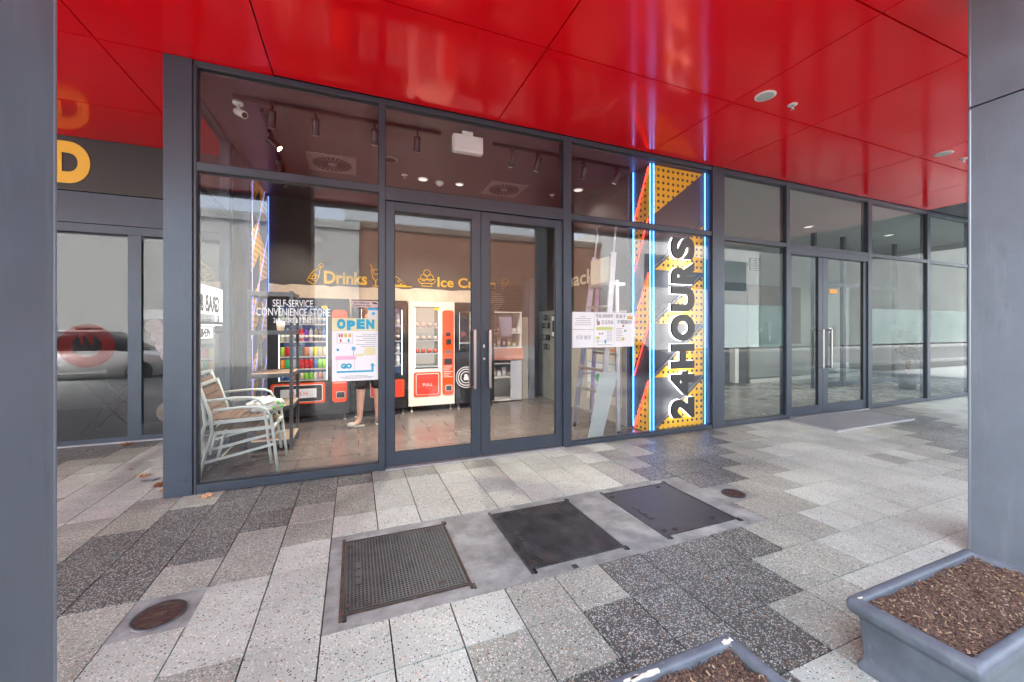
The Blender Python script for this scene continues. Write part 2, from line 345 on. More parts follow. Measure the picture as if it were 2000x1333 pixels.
for n, (w, k, j, c, x, y, ym) in enumerate(cand):
    dz = R.uniform(-.0012, .0008)
    if w > 0 and n < 298:
        o = bpy.data.objects.new('paver', proto[c]); COL.objects.link(o); o.parent = pave; o.location = (x, y, dz); o.rotation_euler = (R.uniform(-.003, .003), R.uniform(-.003, .003), R.uniform(-.002, .002))
    else: rest[c].box(x+.0034, x+DX-.0034, y+.0022, ym-.0022, -.03, dz)
for c in range(3): rest[c].build('paving_field', PM[c], pave, kind='stuff')
# ---- concrete surrounds of the pit covers and of the drain
cp = MB().xy([(X0+.003, Y0), (X0+DX*10-.01, Y0-.004), (X0+DX*10-.004, Y0+DY), (X0+DX*11-.004, Y0+DY), (X0+DX*11-.002, Y0+DY*2), (X0+DX*10, Y0+DY*2), (X0+DX*10, Y0+DY*3-.004), (X0+.003, Y0+DY*3-.002)], -.05, .0475)
cp.build('concrete_surround', CONC, pave)
MB().box(X0-DX*3-.002, X0-DX*2+.002, Y0+DY, Y0+DY*2, -.05, -.003).build('concrete_surround', CONC, pave)
# ---- street behind the viewpoint, seen only mirrored in the glass
ASPH = mat('asphalt', (.13, .13, .128), .85, var=.25, scale=8)
bx('street', ASPH, None, -60, 60, -9.2, -1.5, -.4, -.15, kind='structure')
KERB = mat('kerb_stone', (.3, .3, .29), .8, var=.15, scale=4)
bx('kerb', KERB, None, -60, 60, -1.62, -1.505, -.3, -.012, kind='structure')
bx('ground', KERB, None, -120, 120, -120, 60, -1.2, -.42, kind='structure')
bx('far_footpath', KERB, None, -60, 60, -11, -9.2, -.4, -.02, kind='structure')
# ---- soffit of red aluminium panels
sof = bx('soffit', mat('void_black', (.01, .01, .01), .9), None, -9.3, 16, .40, 12, CZ+.02, CZ+.09, kind='structure')
XS = [-9.2, -6.2, -4.1, -1.88, -.67, 1.45, 3.52, 4.75, 6.9, 8.9, 10.22]; YS = [.42, 1.65, 2.86, 4.07, 5.28, 6.34]
for i in range(len(XS)-1):
    for j in range(len(YS)-1):
        if YS[j] > 4 and XS[i] > -1.5: continue
        bx('panel', RED, sof, XS[i]+.006, XS[i+1]-.006, YS[j]+.006, YS[j+1]-.006, CZ, CZ+.03)
SOFD = mat('dark_soffit', (.05, .055, .065), .5)
for j in range(3): bx('panel', SOFD, sof, 10.23, 15.9, YS[j]+.006, YS[j+1]-.006, CZ, CZ+.03, label='dark grey soffit panel')
bx('fascia', CLAD, sof, -9.3, 16, .25, .40, CZ-.05, CZ+.6)
bx('unseen_sky_block', mat('sky_block_grey', (.4, .4, .4), .8, var=.05), None, -9.3, 16, .3, 14, CZ+.1, 7.2, label='unseen grey mass added over the red soffit to keep skylight out', cat='building')  # unseen mass added so skylight does not leak in from above
# ---- shop room
FLB = bx('shop_floor', mat('floor_bed', (.012, .011, .01), .9), None, -1.45, 4.85, D+.04, 7.62, -.2, -.014, kind='structure')
tm = MB().box(.004, .596, .004, .296, -.013, 0).mesh('floor_tile'); tm.materials.append(FTILE)
for i in range(11):
    for j in range(12):
        x = -1.45+.6*i - (.3 if j % 2 else 0); y = D+.045+.3*j
        if x > 4.2 or x < -1.46: continue
        o = bpy.data.objects.new('floor_tile', tm); COL.objects.link(o); o.parent = FLB; o.location = (x, y, R.uniform(-.0006, .0004))
for j in range(1, 12, 2): bx('floor_tile', FTILE, FLB, -1.449, -1.1515, D+.0465+.3*j, D+.3435+.3*j, -.013, 0)
CE = bx('shop_ceiling', CEILI, None, -1.45, 4.85, D+.06, 7.62, IC, CZ+.015, kind='structure')
BW = bx('back_wall', WALLD, None, -1.46, 3.75, 7.56, 7.66, 0, IC, kind='structure')
MB().xz([(-1.31, 1.2), (2.15, 1.2), (2.5, 1.55), (2.82, 1.9), (2.86, 1.98), (2.8, 2.08), (2.66, 2.13)] + [(2.5-.12*i, 2.135+R.uniform(-.012, .02)) for i in range(32)] + [(-1.31, 2.15)], 7.556, .004).build('bare_plaster_band', PLASTER, BW)
SWR = bx('side_wall_east', WALLD, None, 3.62, 3.75, 4.62, 7.56, 0, IC, kind='structure')
SWL = bx('side_wall_west', WALLD, None, -1.46, -1.34, 6.36, 7.56, 0, IC, kind='structure')
bx('lower_wall_panel', mat('offwhite_board', (.34, .33, .29), .55, var=.06, scale=3), SWR, 3.606, 3.618, 4.63, 6.55, 0, 1.66)
bx('grey_display_board', mat('display_board', (.27, .28, .24), .5, var=.15, scale=4), SWR, 3.604, 3.618, 6.6, 7.5, 0, 1.75)
# ---- lobby room beside the shop
LOBW = mat('lobby_white', (.28, .30, .295), .6, var=.04, scale=1); LOBG = mat('lobby_grey', (.04, .044, .05), .5)
LOBB = mat('lobby_brown', (.11, .095, .09), .5)
bx('lobby_floor', mat('lobby_screed', (.26, .26, .245), .25, var=.25, scale=2.2, rvar=.1), None, 4.86, 16, D+.04, 11, -.2, -.002, kind='structure')
bx('lobby_ceiling', mat('lobby_ceiling_paint', (.55, .55, .54), .7), None, 4.86, 16, D+.06, 11, 3.62, CZ+.012, kind='structure')
LBW = bx('lobby_back_wall', LOBW, None, 4.86, 16, 7.2, 7.4, 0, 3.62, kind='structure')
bx('dark_wall_panel', LOBG, LBW, 8.0, 9.33, 7.16, 7.198, 0, 2.56); bx('brown_wall_panel', LOBB, LBW, 9.34, 11.4, 7.14, 7.198, 0, 2.52)
bx('white_dado_panel', LOBW, LBW, 9.36, 11.4, 7.1, 7.138, .14, .98); bx('white_door_edge', WHITE, LBW, 8.72, 8.84, 7.0, 7.158, .05, .9)
LWW = bx('lobby_side_wall', LOBW, None, 4.75, 4.86, 4.24, 7.4, 0, 3.62, kind='structure')
for i in range(2):
    for j in range(2):
        g0 = bx('wall_grille', mat('grille_recess', (.06, .055, .05), .6), LBW, 9.47+.19*i, 9.64+.19*i, 7.17, 7.199, 2.90+.17*j, 3.05+.17*j)
        for q in range(3): bx('louvre', LOBW, g0, 9.47+.19*i, 9.64+.19*i, 7.155, 7.169, 2.915+.17*j+.045*q, 2.935+.17*j+.045*q)
bx('lobby_end_wall', LOBW, None, 14.6, 14.8, D+.1, 7.4, 0, 3.62, kind='structure')
# inner glazed screen of the lobby
scr = thing('inner_screen', 'grey framed inner glass screen standing inside the lobby', 'screen', (11, 6.2, 0))
for x in (9.9, 11.0, 12.1, 13.2): bx('post', FRAME, scr, x, x+.09, 5.9, 5.98, 0, 3.62)
for z in (.02, 2.4): bx('rail', FRAME, scr, 9.99, 13.2, 5.91, 5.97, z, z+.09)
bx('glass', GLASSD, scr, 9.99, 13.2, 5.938, 5.944, .11, 2.4)
bx('skirting', WHITE, LBW, 9.36, 14, 7.08, 7.099, 0, .1)
ph = thing('wall_phone', 'grey intercom handset with keypad on the brown lobby wall', 'intercom', (10.0, 7.1, 1.4))
bx('body', mat('phone_grey', (.25, .22, .22), .4), ph, 9.98, 10.12, 7.06, 7.139, 1.12, 1.56, bevel=.01); bx('keypad', mat('keypad_grey', (.3, .3, .28), .5), ph, 9.70, 9.82, 7.10, 7.139, 1.3, 1.42); bx('cord_clip', WHITE, ph, 10.03, 10.06, 7.05, 7.0595, 1.06, 1.2)
# ---- takeaway room set back
bx('takeaway_floor', mat('takeaway_screed', (.11, .11, .11), .35), None, -9, -1.47, DL+.02, 9.2, -.2, -.004, kind='structure')
bx('takeaway_back_wall', mat('takeaway_grey', (.1, .1, .1), .7), None, -9, -1.47, 9.1, 9.3, 0, CZ, kind='structure')
bx('takeaway_ceiling', mat('takeaway_dark', (.05, .05, .05), .7), None, -9, -1.47, DL+.06, 9.1, 3.0, 3.2, kind='structure')
bx('takeaway_side_wall', LOBG, None, -9.2, -9, 4.2, 9.3, 0, CZ, kind='structure')

# ================================================================ COLUMNS
def column(x0, x1, lab, shade):
    t = thing('column', lab, 'column', ((x0+x1)/2, .94, 0), group='clad columns along the kerb side of the arcade')
    y0, y1 = .64, 1.234
    MB().box(x0+.02, x1-.02, y0+.02, y1-.02, 0, CZ).build('core', FRAMED, t)
    for z0, z1 in ((.0, 2.762), (2.772, CZ)):
        for sx in (0, 1):
            bx('cladding_panel', CLAD, t, (x0, x0+.012)[0] if sx == 0 else x1-.012, x0+.012 if sx == 0 else x1, y0+.016, y1-.016, z0, z1)
            bx('cladding_panel', CLAD, t, x0+.016, x1-.016, y0 if sx == 0 else y1-.012, y0+.012 if sx == 0 else y1, z0, z1)
        for cx in (x0+.008, x1-.008):
            for cyy in (y0+.008, y1-.008):
                bx('corner_trim', CLADTRIM, t, cx-.0085, cx+.0085, cyy-.0085, cyy+.0085, z0, z1, bevel=.006)
    return t
column(-1.235, -.634, 'blue-grey metal-clad column standing clear of both planters', 0)
column(3.552, 4.152, 'blue-grey metal-clad column just past the end of the long planter', 0)

# ================================================================ SHOPFRONTS
FR = .045
def pane(parent, x0, x1, z0, z1, y=D+.02, m=GLASS, name='glass_pane'): return bx(name, m, parent, x0, x1, y, y+.008, z0, z1)
sf = thing('shopfront', 'grey metal and glass front of the convenience store with paired doors', 'shopfront', (1.7, D, 0))
bx('corner_post', FRAME, sf, -1.458, -1.262, D-.02, D+.16, 0, CZ-.001, bevel=.004)
bx('post_joint', FRAMED, sf, -1.2615, -1.2545, D-.008, D+.05, 0, CZ-.002)
def vert(x0, x1, z0=0, z1=CZ-.002, y0=D-.012, y1=D+.1, parent=None, m=FRAME): return bx('mullion', m, parent or sf, x0, x1, y0, y1, z0, z1, bevel=.003)
def horz(x0, x1, z0, z1, y0=D-.01, y1=D+.098, parent=None, name='transom'): return bx(name, FRAME, parent or sf, x0, x1, y0, y1, z0, z1, bevel=.003)
vert(-1.254, -1.236); vert(.226, .283); vert(2.283, 2.385); vert(4.637, 4.86, y0=D-.022, y1=D+.12)
for a, b in ((-1.236, .226), (.283, 2.283), (2.385, 4.637)):
    horz(a, b, 3.612, CZ-.003, name='head_rail')
horz(-1.236, .226, 2.737, 2.805); horz(.283, 2.283, 2.672, 2.80); horz(2.385, 4.637, 2.69, 2.752)
horz(-1.236, .226, .004, .074, name='sill_rail'); horz(2.385, 4.637, .004, .05, name='sill_rail')
pane(sf, -1.236, .226, .074, 2.737); pane(sf, -1.236, .226, 2.805, 3.612)
pane(sf, .283, 2.283, 2.80, 3.612); pane(sf, 2.385, 4.637, .05, 2.69); pane(sf, 2.385, 4.637, 2.752, 3.612)
for a, b, z0, z1 in ((-1.236, .226, .074, 2.737), (-1.236, .226, 2.805, 3.612), (.283, 2.283, 2.80, 3.612), (2.385, 4.637, .05, 2.69), (2.385, 4.637, 2.752, 3.612)):
    g = MB(); w = .007
    g.box(a, a+w, D-.004, D+.019, z0, z1).box(b-w, b, D-.004, D+.019, z0, z1).box(a+w, b-w, D-.004, D+.019, z0, z0+w).box(a+w, b-w, D-.004, D+.019, z1-w, z1)
    g.build('gasket', FRAMED, sf)
ALUT = mat('threshold_aluminium', (.5, .52, .54), .4, .6, var=.1, scale=10)
bx('threshold', ALUT, sf, .285, 2.28, D-.035, D+.12, -.012, .014)
def leaf(parent, x0, x1, hx, side, z1=2.666, m=GLASS, st=(.088, .10), y=D+.012):
    """door leaf: stiles, rails, glass, back-to-back pull handles"""
    dr = MB(); gl, gr = x0+st[0 if side < 0 else 1], x1-st[1 if side < 0 else 0]
    dr.box(x0, gl, y, y+.05, .022, z1).box(gr, x1, y, y+.05, .022, z1).box(gl, gr, y+.001, y+.049, .022, .157).box(gl, gr, y+.001, y+.049, 2.578, z1)
    d = dr.build('door', FRAME, parent, bevel=.003)
    bx('door_glass', m, d, gl, gr, y+.02, y+.028, .157, 2.578)
    gk = MB(); w = .006
    gk.box(gl, gl+w, y+.004, y+.019, .157, 2.578).box(gr-w, gr, y+.004, y+.019, .157, 2.578).box(gl+w, gr-w, y+.004, y+.019, .157, .157+w).box(gl+w, gr-w, y+.004, y+.019, 2.578-w, 2.578)
    gk.build('gasket', FRAMED, d)
    for s in (-1, 1):
        yy = y-.062 if s < 0 else y+.112
        h = MB().box(hx-.0125, hx+.0125, yy-.0125, yy+.0125, .757, 1.385)
        for zz in (.77, 1.372): h.box(hx-.0125 if side > 0 else hx-.0125, hx+.0125, min(yy, y+.025), max(yy, y+.025), zz-.0125, zz+.0125)
        h.build('handle', STEEL, d, bevel=.002)
    return d
d1 = leaf(sf, .286, 1.273, 1.19, -1); d2 = leaf(sf, 1.279, 2.280, 1.36, 1)
MB().lathe([(.014, 0), (.014, -.006)], (1.312, D+.012, 1.07), 14, 'Y').build('lock_cylinder', STEEL, d2)
bx('door_label', PAPER, d2, 1.302, 1.318, D+.008, D+.0115, 1.19, 1.225)
# return glazing along the passage
bx('mullion', FRAME, sf, -1.458, -1.36, 5.53, 5.60, 0, CZ-.003); bx('return_panel', FRAME, sf, -1.458, -1.34, 5.602, DL+.055, 0, CZ-.004)
bx('return_sill', FRAME, sf, -1.455, -1.355, D+.16, 5.53, .004, .08); bx('return_transom', FRAME, sf, -1.455, -1.355, D+.16, 5.53, 2.69, 2.76); bx('return_head', FRAME, sf, -1.455, -1.355, D+.16, 5.53, 3.58, CZ-.005)
bx('return_glass', GLASSD, sf, -1.41, -1.402, D+.16, 5.53, .08, 2.69); bx('return_glass', GLASSD, sf, -1.41, -1.402, D+.16, 5.53, 2.76, 3.58)
# vinyl lettering on the window
VIN = mat('white_vinyl', (.78, .84, .86), .5)
for body, z, w, sz in (('SELF-SERVICE', 1.597, .325, .092), ('CONVENIENCE STORE', 1.516, .60, .098), ('24 HOURS & 7 DAYS', 1.452, .325, .062)):
    cx = {'SELF-SERVICE': -.52, 'CONVENIENCE STORE': -.511, '24 HOURS & 7 DAYS': -.515}[body]
    text(body, sz, VIN, sf, 'window_lettering', (cx, D+.018, z), width=w, ext=.0004, bold=.0005)
# ---- lobby front
lf = thing('lobby_shopfront', 'grey metal and glass lobby front with frosted bands and steel-handled doors', 'shopfront', (8.2, D, 0))
for a, b in ((6.182, 6.262), (8.30, 8.412), (10.21, 10.32), (11.9, 12.0)): vert(a, b, parent=lf)
for a, b in ((4.86, 6.182), (6.262, 8.30), (8.412, 10.21), (10.32, 11.9), (12.0, 14)):
    horz(a, b, 3.60, CZ-.003, parent=lf, name='head_rail'); horz(a, b, 2.655, 2.715, parent=lf)
    pane(lf, a, b, 2.715, 3.60, m=GLASSD)
    if a != 6.262: horz(a, b, .004, .06, parent=lf, name='sill_rail'); pane(lf, a, b, .06, 2.655, m=GLASSD)
horz(6.262, 8.30, 2.56, 2.654, parent=lf)
for a, b in ((4.86, 6.18), (8.414, 10.208), (10.322, 11.9)): bx('frosted_band', FROST, lf, a, b, D+.0295, D+.031, 1.125, 1.745)
bx('threshold', ALUT, lf, 6.262, 8.30, D-.03, D+.12, -.012, .012)
leaf(lf, 6.266, 7.095, 7.0, -1, z1=2.556, m=GLASSD, st=(.07, .11)); leaf(lf, 7.101, 8.296, 7.21, 1, z1=2.556, m=GLASSD, st=(.09, .13))
bx('camera_notice', mat('amber_sticker', (.8, .38, .04), .5), lf, 7.3, 7.5, D+.026, D+.0305, 1.98, 2.05); bx('push_notice', PAPER, lf, 7.28, 7.36, D+.026, D+.0305, 1.33, 1.41)
# ---- takeaway front
tf = thing('takeaway_shopfront', 'takeaway front with black fascia, yellow lettering and grey framed doors', 'shopfront', (-3.2, DL, 0))
fas = bx('fascia_board', mat('fascia_black', (.025, .025, .027), .45), tf, -9, -1.46, DL-.06, DL+.04, 3.03, CZ-.004)
bx('head_panel', FRAME, tf, -9, -1.46, DL-.03, DL+.05, 2.66, 3.025)
bx('door_head', FRAME, tf, -9, -1.46, DL-.012, DL+.06, 2.555, 2.655)
text('D', .60, mat('sign_yellow', (.85, .5, .06), .45), fas, 'letter', (-3.10, DL-.064, 3.145), width=.36, bold=.04, ext=.006, res=10)
for x in (-1.46-.07, -2.6, -3.42, -5.0, -6.6, -8.2): bx('stile', FRAME, tf, x, x+(.07 if x > -1.6 else .135), DL-.01, DL+.055, 0, 2.555, bevel=.003)
bx('bottom_rail', FRAME, tf, -9, -1.46, DL-.008, DL+.05, .004, .06)
for a, b in ((-3.285, -2.6), (-2.465, -1.53), (-4.865, -3.42), (-6.465, -5.0)): bx('glass_pane', GLASSL, tf, a, b, DL+.018, DL+.026, .06, 2.555)
bx('sill_strip', ALUT, tf, -9, -1.46, DL-.04, DL-.008, -.01, .008)
RDEC = mat('red_decal', (.22, .04, .038), .6)
def ring(cx, cz, ro, ri, y, n=36, sx=1.):
    a = circ(cx, cz, ro, n, sx); b = circ(cx, cz, ri, n, sx); m = MB(); vs = [(p[0], y, p[1]) for p in a+b]+[(p[0], y+.001, p[1]) for p in a+b]
    fs = []
    for i in range(n):
        j = (i+1) % n; fs += [(i, j, n+j, n+i), (2*n+i, 3*n+i, 3*n+j, 2*n+j), (i, 2*n+i, 2*n+j, j), (n+i, n+j, 3*n+j, 3*n+i)]
    return m.add(vs, fs)
RFILM = glassmat('red_film', .04, (.92, .75, .75), 0, .32, (.34, .05, .045))
ring(-2.99, 1.19, .262, .135, DL+.0165).build('flame_decal', RFILM, tf)
MB().xz([(-3.02, 1.33), (-2.95, 1.335), (-2.925, 1.25), (-2.955, 1.17), (-2.97, 1.24)], DL+.0165, .001).build('flame_decal', RFILM, tf)
MB().xz([(-3.06, 1.31), (-3.03, 1.325), (-3.01, 1.25), (-3.04, 1.18), (-3.05, 1.24)], DL+.0165, .001).build('flame_decal', RFILM, tf)
text('S', .16, RFILM, tf, 'window_letter', (-3.33, DL+.0165, 1.1), ext=.0004, bold=.008)
# poster behind the narrow leaf
po = thing('window_poster', 'black food poster with white band and floury dough behind the narrow takeaway leaf', 'poster', (-2.05, DL+.05, .1))
bx('sheet', mat('poster_black', (.012, .011, .012), .5, var=.4, scale=5), po, -2.47, -1.6, DL+.045, DL+.05, .2, 2.5)
bx('white_band', PAPER, po, -2.47, -1.6, DL+.041, DL+.0445, 1.52, 1.64)
DOUGH = mat('dough_print', (.55, .38, .36), .7, var=.3, scale=25)
for cx, cz, r in ((-2.36, 1.42, .09), (-2.30, 1.3, .09), (-2.24, 1.18, .1), (-2.2, 1.05, .09), (-2.12, .93, .08)): MB().xz(circ(cx, cz, r, 14, 1.1), DL+.0412-.0008*cz, .003).build('print', DOUGH, po)
MB().xz(circ(-2.2, .33, .14, 18), DL+.0405, .003).build('print', mat('bread_print', (.4, .3, .2), .7, var=.3, scale=20), po)

# ================================================================ PAVEMENT FURNITURE
def pit_cover(x0, x1, y0, y1, lab, ribbed):
    t = thing('pit_cover', lab, 'access cover', ((x0+x1)/2, (y0+y1)/2, -.003), group='iron pit covers set in the concrete strip')
    z = .004
    bx('plate', IRON, t, x0+.02, x1-.008, y0+.006, y1-.006, -.02, z-.003)
    fr = MB().box(x0, x0+.018, y0-.04, y1+.035, -.02, z).box(x1-.006, x1+.008, y0-.035, y1+.035, -.02, z).box(x0+.018, x1-.006, y0-.004, y0+.005, -.02, z).box(x0+.018, x1-.006, y1-.005, y1+.004, -.02, z)
    fr.build('rim', RUST if ribbed == 1 else IRON, t)
    bx('channel_end', BLACK, t, x0+.019, x0+.036, y0-.045, y0-.004, -.02, z+.001); bx('channel_end', BLACK, t, x1+.009, x1+.024, y0-.04, y0, -.02, z+.001); bx('channel_end', BLACK, t, x1+.009, x1+.022, y1, y1+.035, -.02, z+.001)
    if ribbed:
        r = MB(); n = 34
        for i in range(n):
            xx = x0+.03+(x1-x0-.05)*i/(n-1); r.box(xx-.0035, xx+.0035, y0+.015, y1-.015, z-.003, z+.001)
        for i in range(n+4):
            yy = y0+.02+(y1-y0-.04)*i/(n+3); r.box(x0+.026, x1-.014, yy-.003, yy+.003, z-.003, z+.0004)
        r.build('tread_ribs', IRON, t, kind='stuff')
    for px, py in ((.07, .08), (.07, .9), (.82, .93), (.78, .1), (.2, .06)):
        bx('key_slot', RUST, t, x0+(x1-x0)*px-.018, x0+(x1-x0)*px+.018, y0+(y1-y0)*py-.012, y0+(y1-y0)*py+.012, z-.002, z+.0022)
    for q in range(3): bx('cast_label', IRON, t, x0+.075, x0+.11, y0+.22+.075*q, y0+.28+.075*q, z-.002, z+.0018)
pit_cover(-.07, .59, 2.09, 2.80, 'ribbed iron pit cover with worn brown rim, next to the square drain surround', 1)
pit_cover(.94, 1.60, 2.09, 2.81, 'ribbed iron pit cover between the brown-rimmed one and the smooth one', 2)
pit_cover(1.94, 2.61, 2.09, 2.81, 'smooth worn iron pit cover beside the small round lid', 0)
def round_lid(cx, cy, r, lab, grated):
    t = thing('drain_lid', lab, 'drain cover', (cx, cy, 0))
    MB().lathe([(r, -.02), (r, .0045), (r-.012, .0055), (r-.018, .001)], (cx, cy, 0), 32).build('rim', IRON, t)
    BR = mat('brown_iron', (.10, .055, .045), .5, .4, var=.3, scale=20)
    for q in range(9):
        y = -r*.8+q*r*.2; hw = math.sqrt(max(0, (r-.02)**2-y*y))
        if hw > .01: bx('bar', BR, t, cx-hw, cx+hw, cy+y-.007, cy+y+.007, -.004, .0042)
    bx('badge', RUST, t, cx-.035, cx+.03, cy-.015, cy+.015, .001, .0062)
    if grated:
        for s in (-1, 1): MB().xy([(cx+math.cos(a)*(r-.02), cy+s*math.sin(a)*(r-.02)) for a in [PI*(.22+.56*i/10) for i in range(11)]], .001, .0045).build('blank_segment', RUST, t)
round_lid(X0-DX*2.5, Y0+DY*1.45, .108, 'brown grated drain lid in the small square of concrete', True)
round_lid(2.985, 2.41, .095, 'small dark round lid at the end of the concrete strip', False)
bx('bolt_cover', IRON, None, 1.19, 1.225, 2.005, 2.04, -.01, .001, label='small black bolt cover in the concrete strip', cat='bolt cover')
# entrance mat of metal bars at the lobby doors
mt = thing('entrance_mat', 'ribbed grey metal entrance mat at the lobby doors', 'mat', (7.05, 3.66, 0))
bx('tray', mat('mat_base', (.05, .055, .06), .8), mt, 6.09, 7.95, 3.35, 4.04, -.002, .006)
for i in range(46): bx('bar', mat('mat_bar', (.3, .32, .33), .5, .2), mt, 6.11+.0398*i, 6.13+.0398*i, 3.37, 4.03, .006, .016)
bx('edge', ALUT, mt, 6.06, 7.97, 3.325, 3.349, 0, .017); bx('edge', ALUT, mt, 6.06, 6.088, 3.35, 4.04, 0, .014)
# planters
def planter(x0, x1, y0, y1, h, lab, chips, seed):
    t = thing('planter', lab, 'planter', ((x0+x1)/2, (y0+y1)/2, 0), group='glazed trough planters in line between the columns')
    rr = random.Random(seed)
    prof = [(.026, 0), (.026, .022), (.034, .03), (.040, .05), (.036, .12), (.030, h-.085), (.024, h-.068), (.008, h-.06), (0, h-.045), (0, h-.022), (.005, h-.008), (.016, h-.001), (.03, h), (.040, h-.003), (.046, h-.012), (.05, h-.06)]
    m = MB(); vs = []; NS = 10
    def loop(i):
        a, b, c, d = x0+i, x1-i, y0+i, y1-i; r = .014; p = []
        for cx, cyy, a0 in ((b-r, c+r, -PI/2), (b-r, d-r, 0), (a+r, d-r, PI/2), (a+r, c+r, PI)):
            p += [(cx+r*math.cos(a0+PI/2*q/4), cyy+r*math.sin(a0+PI/2*q/4)) for q in range(5)]
        return p
    n = 20
    for i, z in prof: vs += [(px+rr.uniform(-.0008, .0008), py+rr.uniform(-.0008, .0008), z+(rr.uniform(-.0006, .0006) if z > .1 else 0)) for px, py in loop(i)]
    fs = [(k*n+q, k*n+(q+1) % n, (k+1)*n+(q+1) % n, (k+1)*n+q) for k in range(len(prof)-1) for q in range(n)]
    m.add(vs, fs, True); m.add([v for v in vs[-n:]], [tuple(range(n))])
    m.build('trough', PLANT, t)
    for cx, cyy, w, l_ in chips:
        n_ = max(5, int(w/.006)); up_ = [(cx-w+2*w*q/n_, cyy+l_*rr.uniform(.1, 1.)) for q in range(n_+1)]; dn = [(cx-w+2*w*q/n_, cyy-l_*rr.uniform(.6, 1.)) for q in range(n_+1)]
        MB().xy(up_+dn[::-1], h-.008, .0092).build('glaze_chip', CHIPW, t)
    # soil: uneven bed with bark chips
    so = thing('planter_soil', 'brown bark and potting soil filling the ' + ('long trough beside the column' if seed == 1 else 'chipped trough'), 'soil', ((x0+x1)/2, (y0+y1)/2, h-.06), kind='stuff')
    g = MB(); nx, ny = 60, 24; xa, xb, ya, yb = x0+.044, x1-.044, y0+.044, y1-.044; vs = []
    for i in range(nx+1):
        for j in range(ny+1):
            e = min(i, nx-i, j, ny-j); vs.append((xa+(xb-xa)*i/nx, ya+(yb-ya)*j/ny, h-.026+rr.uniform(-.006, .006)+(-.02 if e == 0 else 0)+.008*math.sin(i*.35)*math.cos(j*.5)))
    g.add(vs, [(i*(ny+1)+j, (i+1)*(ny+1)+j, (i+1)*(ny+1)+j+1, i*(ny+1)+j+1) for i in range(nx) for j in range(ny)], True)
    g.build('soil_bed', SOIL, so, kind='stuff')
    cols = [mat('bark_dark', (.085, .05, .036), .9), mat('bark_brown', (.15, .085, .058), .9), mat('bark_pale', (.33, .22, .13), .85), mat('grit_white', (.38, .34, .3), .8)]
    bs = [MB() for _ in cols]
    for q in range(6500):
        x = rr.uniform(xa+.004, xb-.004); y = rr.uniform(ya+.004, yb-.004); c = rr.choices(range(4), (50, 38, 8, 1))[0]
        L_ = rr.uniform(.002, .0065)*(2.4 if c == 2 and rr.random() < .15 else 1); w = rr.uniform(.0012, .0026); a = rr.uniform(0, PI); z = h-.026+.008*math.sin((x-xa)/(xb-xa)*nx*.35)*math.cos((y-ya)/(yb-ya)*ny*.5)+rr.uniform(-.001, .008)
        dx, dy = math.cos(a)*L_, math.sin(a)*L_
        bs[c].beam((x-dx, y-dy, z-rr.uniform(-.004, .004)), (x+dx, y+dy, z+rr.uniform(-.004, .004)), w*2, w)
    for c in range(4): bs[c].build('bark_chips', cols[c], so, kind='stuff')
    return t
planter(1.905, 2.905, .625, 1.018, .285, 'grey glazed trough planter beside the column, rim intact', [(1.945, .984, .012, .004)], 1)
planter(.285, 1.285, .665, 1.06, .285, 'grey glazed trough planter with white glaze chips along its rim', [(.60, 1.028, .13, .011), (.87, 1.024, .055, .008), (1.235, 1.026, .022, .011), (.82, 1.028, .03, .006)], 2)
# fallen leaves
LEAFM = [mat('dry_leaf', (.5, .24, .1), .7, var=.2, scale=40), mat('brown_leaf', (.24, .085, .035), .75, var=.3, scale=40), mat('pale_leaf', (.55, .33, .18), .7, var=.2, scale=40)]
def leafobj(x, y, s, rot, m, lab, z=.0):
    pts = [(0, -.5), (.1, -.3), (.34, -.42), (.28, -.15), (.5, .05), (.26, .12), (.2, .34), (.06, .26), (0, .5), (-.08, .24), (-.26, .36), (-.24, .1), (-.5, 0), (-.28, -.16), (-.3, -.4), (-.1, -.3)]
    rr = random.Random(int(x*1000)); vs = [(0, 0, .012*s/.1)]; ca, sa = math.cos(rot), math.sin(rot)
    for a, b in pts: vs.append(((a*ca-b*sa)*s, (a*sa+b*ca)*s, rr.uniform(.002, .22)*s*.8))
    n = len(pts); up = MB().add(vs, [(0, 1+i, 1+(i+1) % n) for i in range(n)]); up.add([(v[0], v[1], max(.0005, v[2]-.002)) for v in vs], [(0, 1+(i+1) % n, 1+i) for i in range(n)])
    up.tube([(0, -.45*s*ca*0, .002), (sa*.8*s, -ca*.8*s, .003)], .0012, 5)
    o = up.build('fallen_leaf', m, None, label=lab, cat='leaf'); o.location = (x, y, z); return o
leafobj(-1.14, 4.0, .12, .9, LEAFM[2], 'pale curled leaf lying against the foot of the corner post')
leafobj(-1.60, 4.42, .14, 2.2, LEAFM[1], 'largest dark brown crumpled leaf by the corner post in the passage')
leafobj(-1.53, 4.28, .07, .3, LEAFM[0], 'small torn leaf scrap tucked behind the corner post')
leafobj(-1.86, 4.78, .10, 1.3, LEAFM[0], 'orange-brown leaf in the middle of the passage paving')
leafobj(-1.72, 5.15, .05, 2.6, LEAFM[0], 'tiny orange leaf scrap farther along the passage')
leafobj(-2.06, 5.05, .045, .4, LEAFM[0], 'tiny leaf fragment beside the orange-brown leaf')
leafobj(-2.55, 6.15, .14, 1.9, LEAFM[1], 'brown leaf blown against the takeaway door sill')
lt = MB().beam((-1.80, 4.58, .012), (-1.68, 4.64, .006), .05, .003).beam((-1.78, 4.6, .006), (-1.70, 4.58, .014), .03, .002)
lt.build('litter_scrap', mat('foil_scrap', (.3, .31, .34), .4, .5), None, label='crumpled silver wrapper on the passage paving', cat='litter')

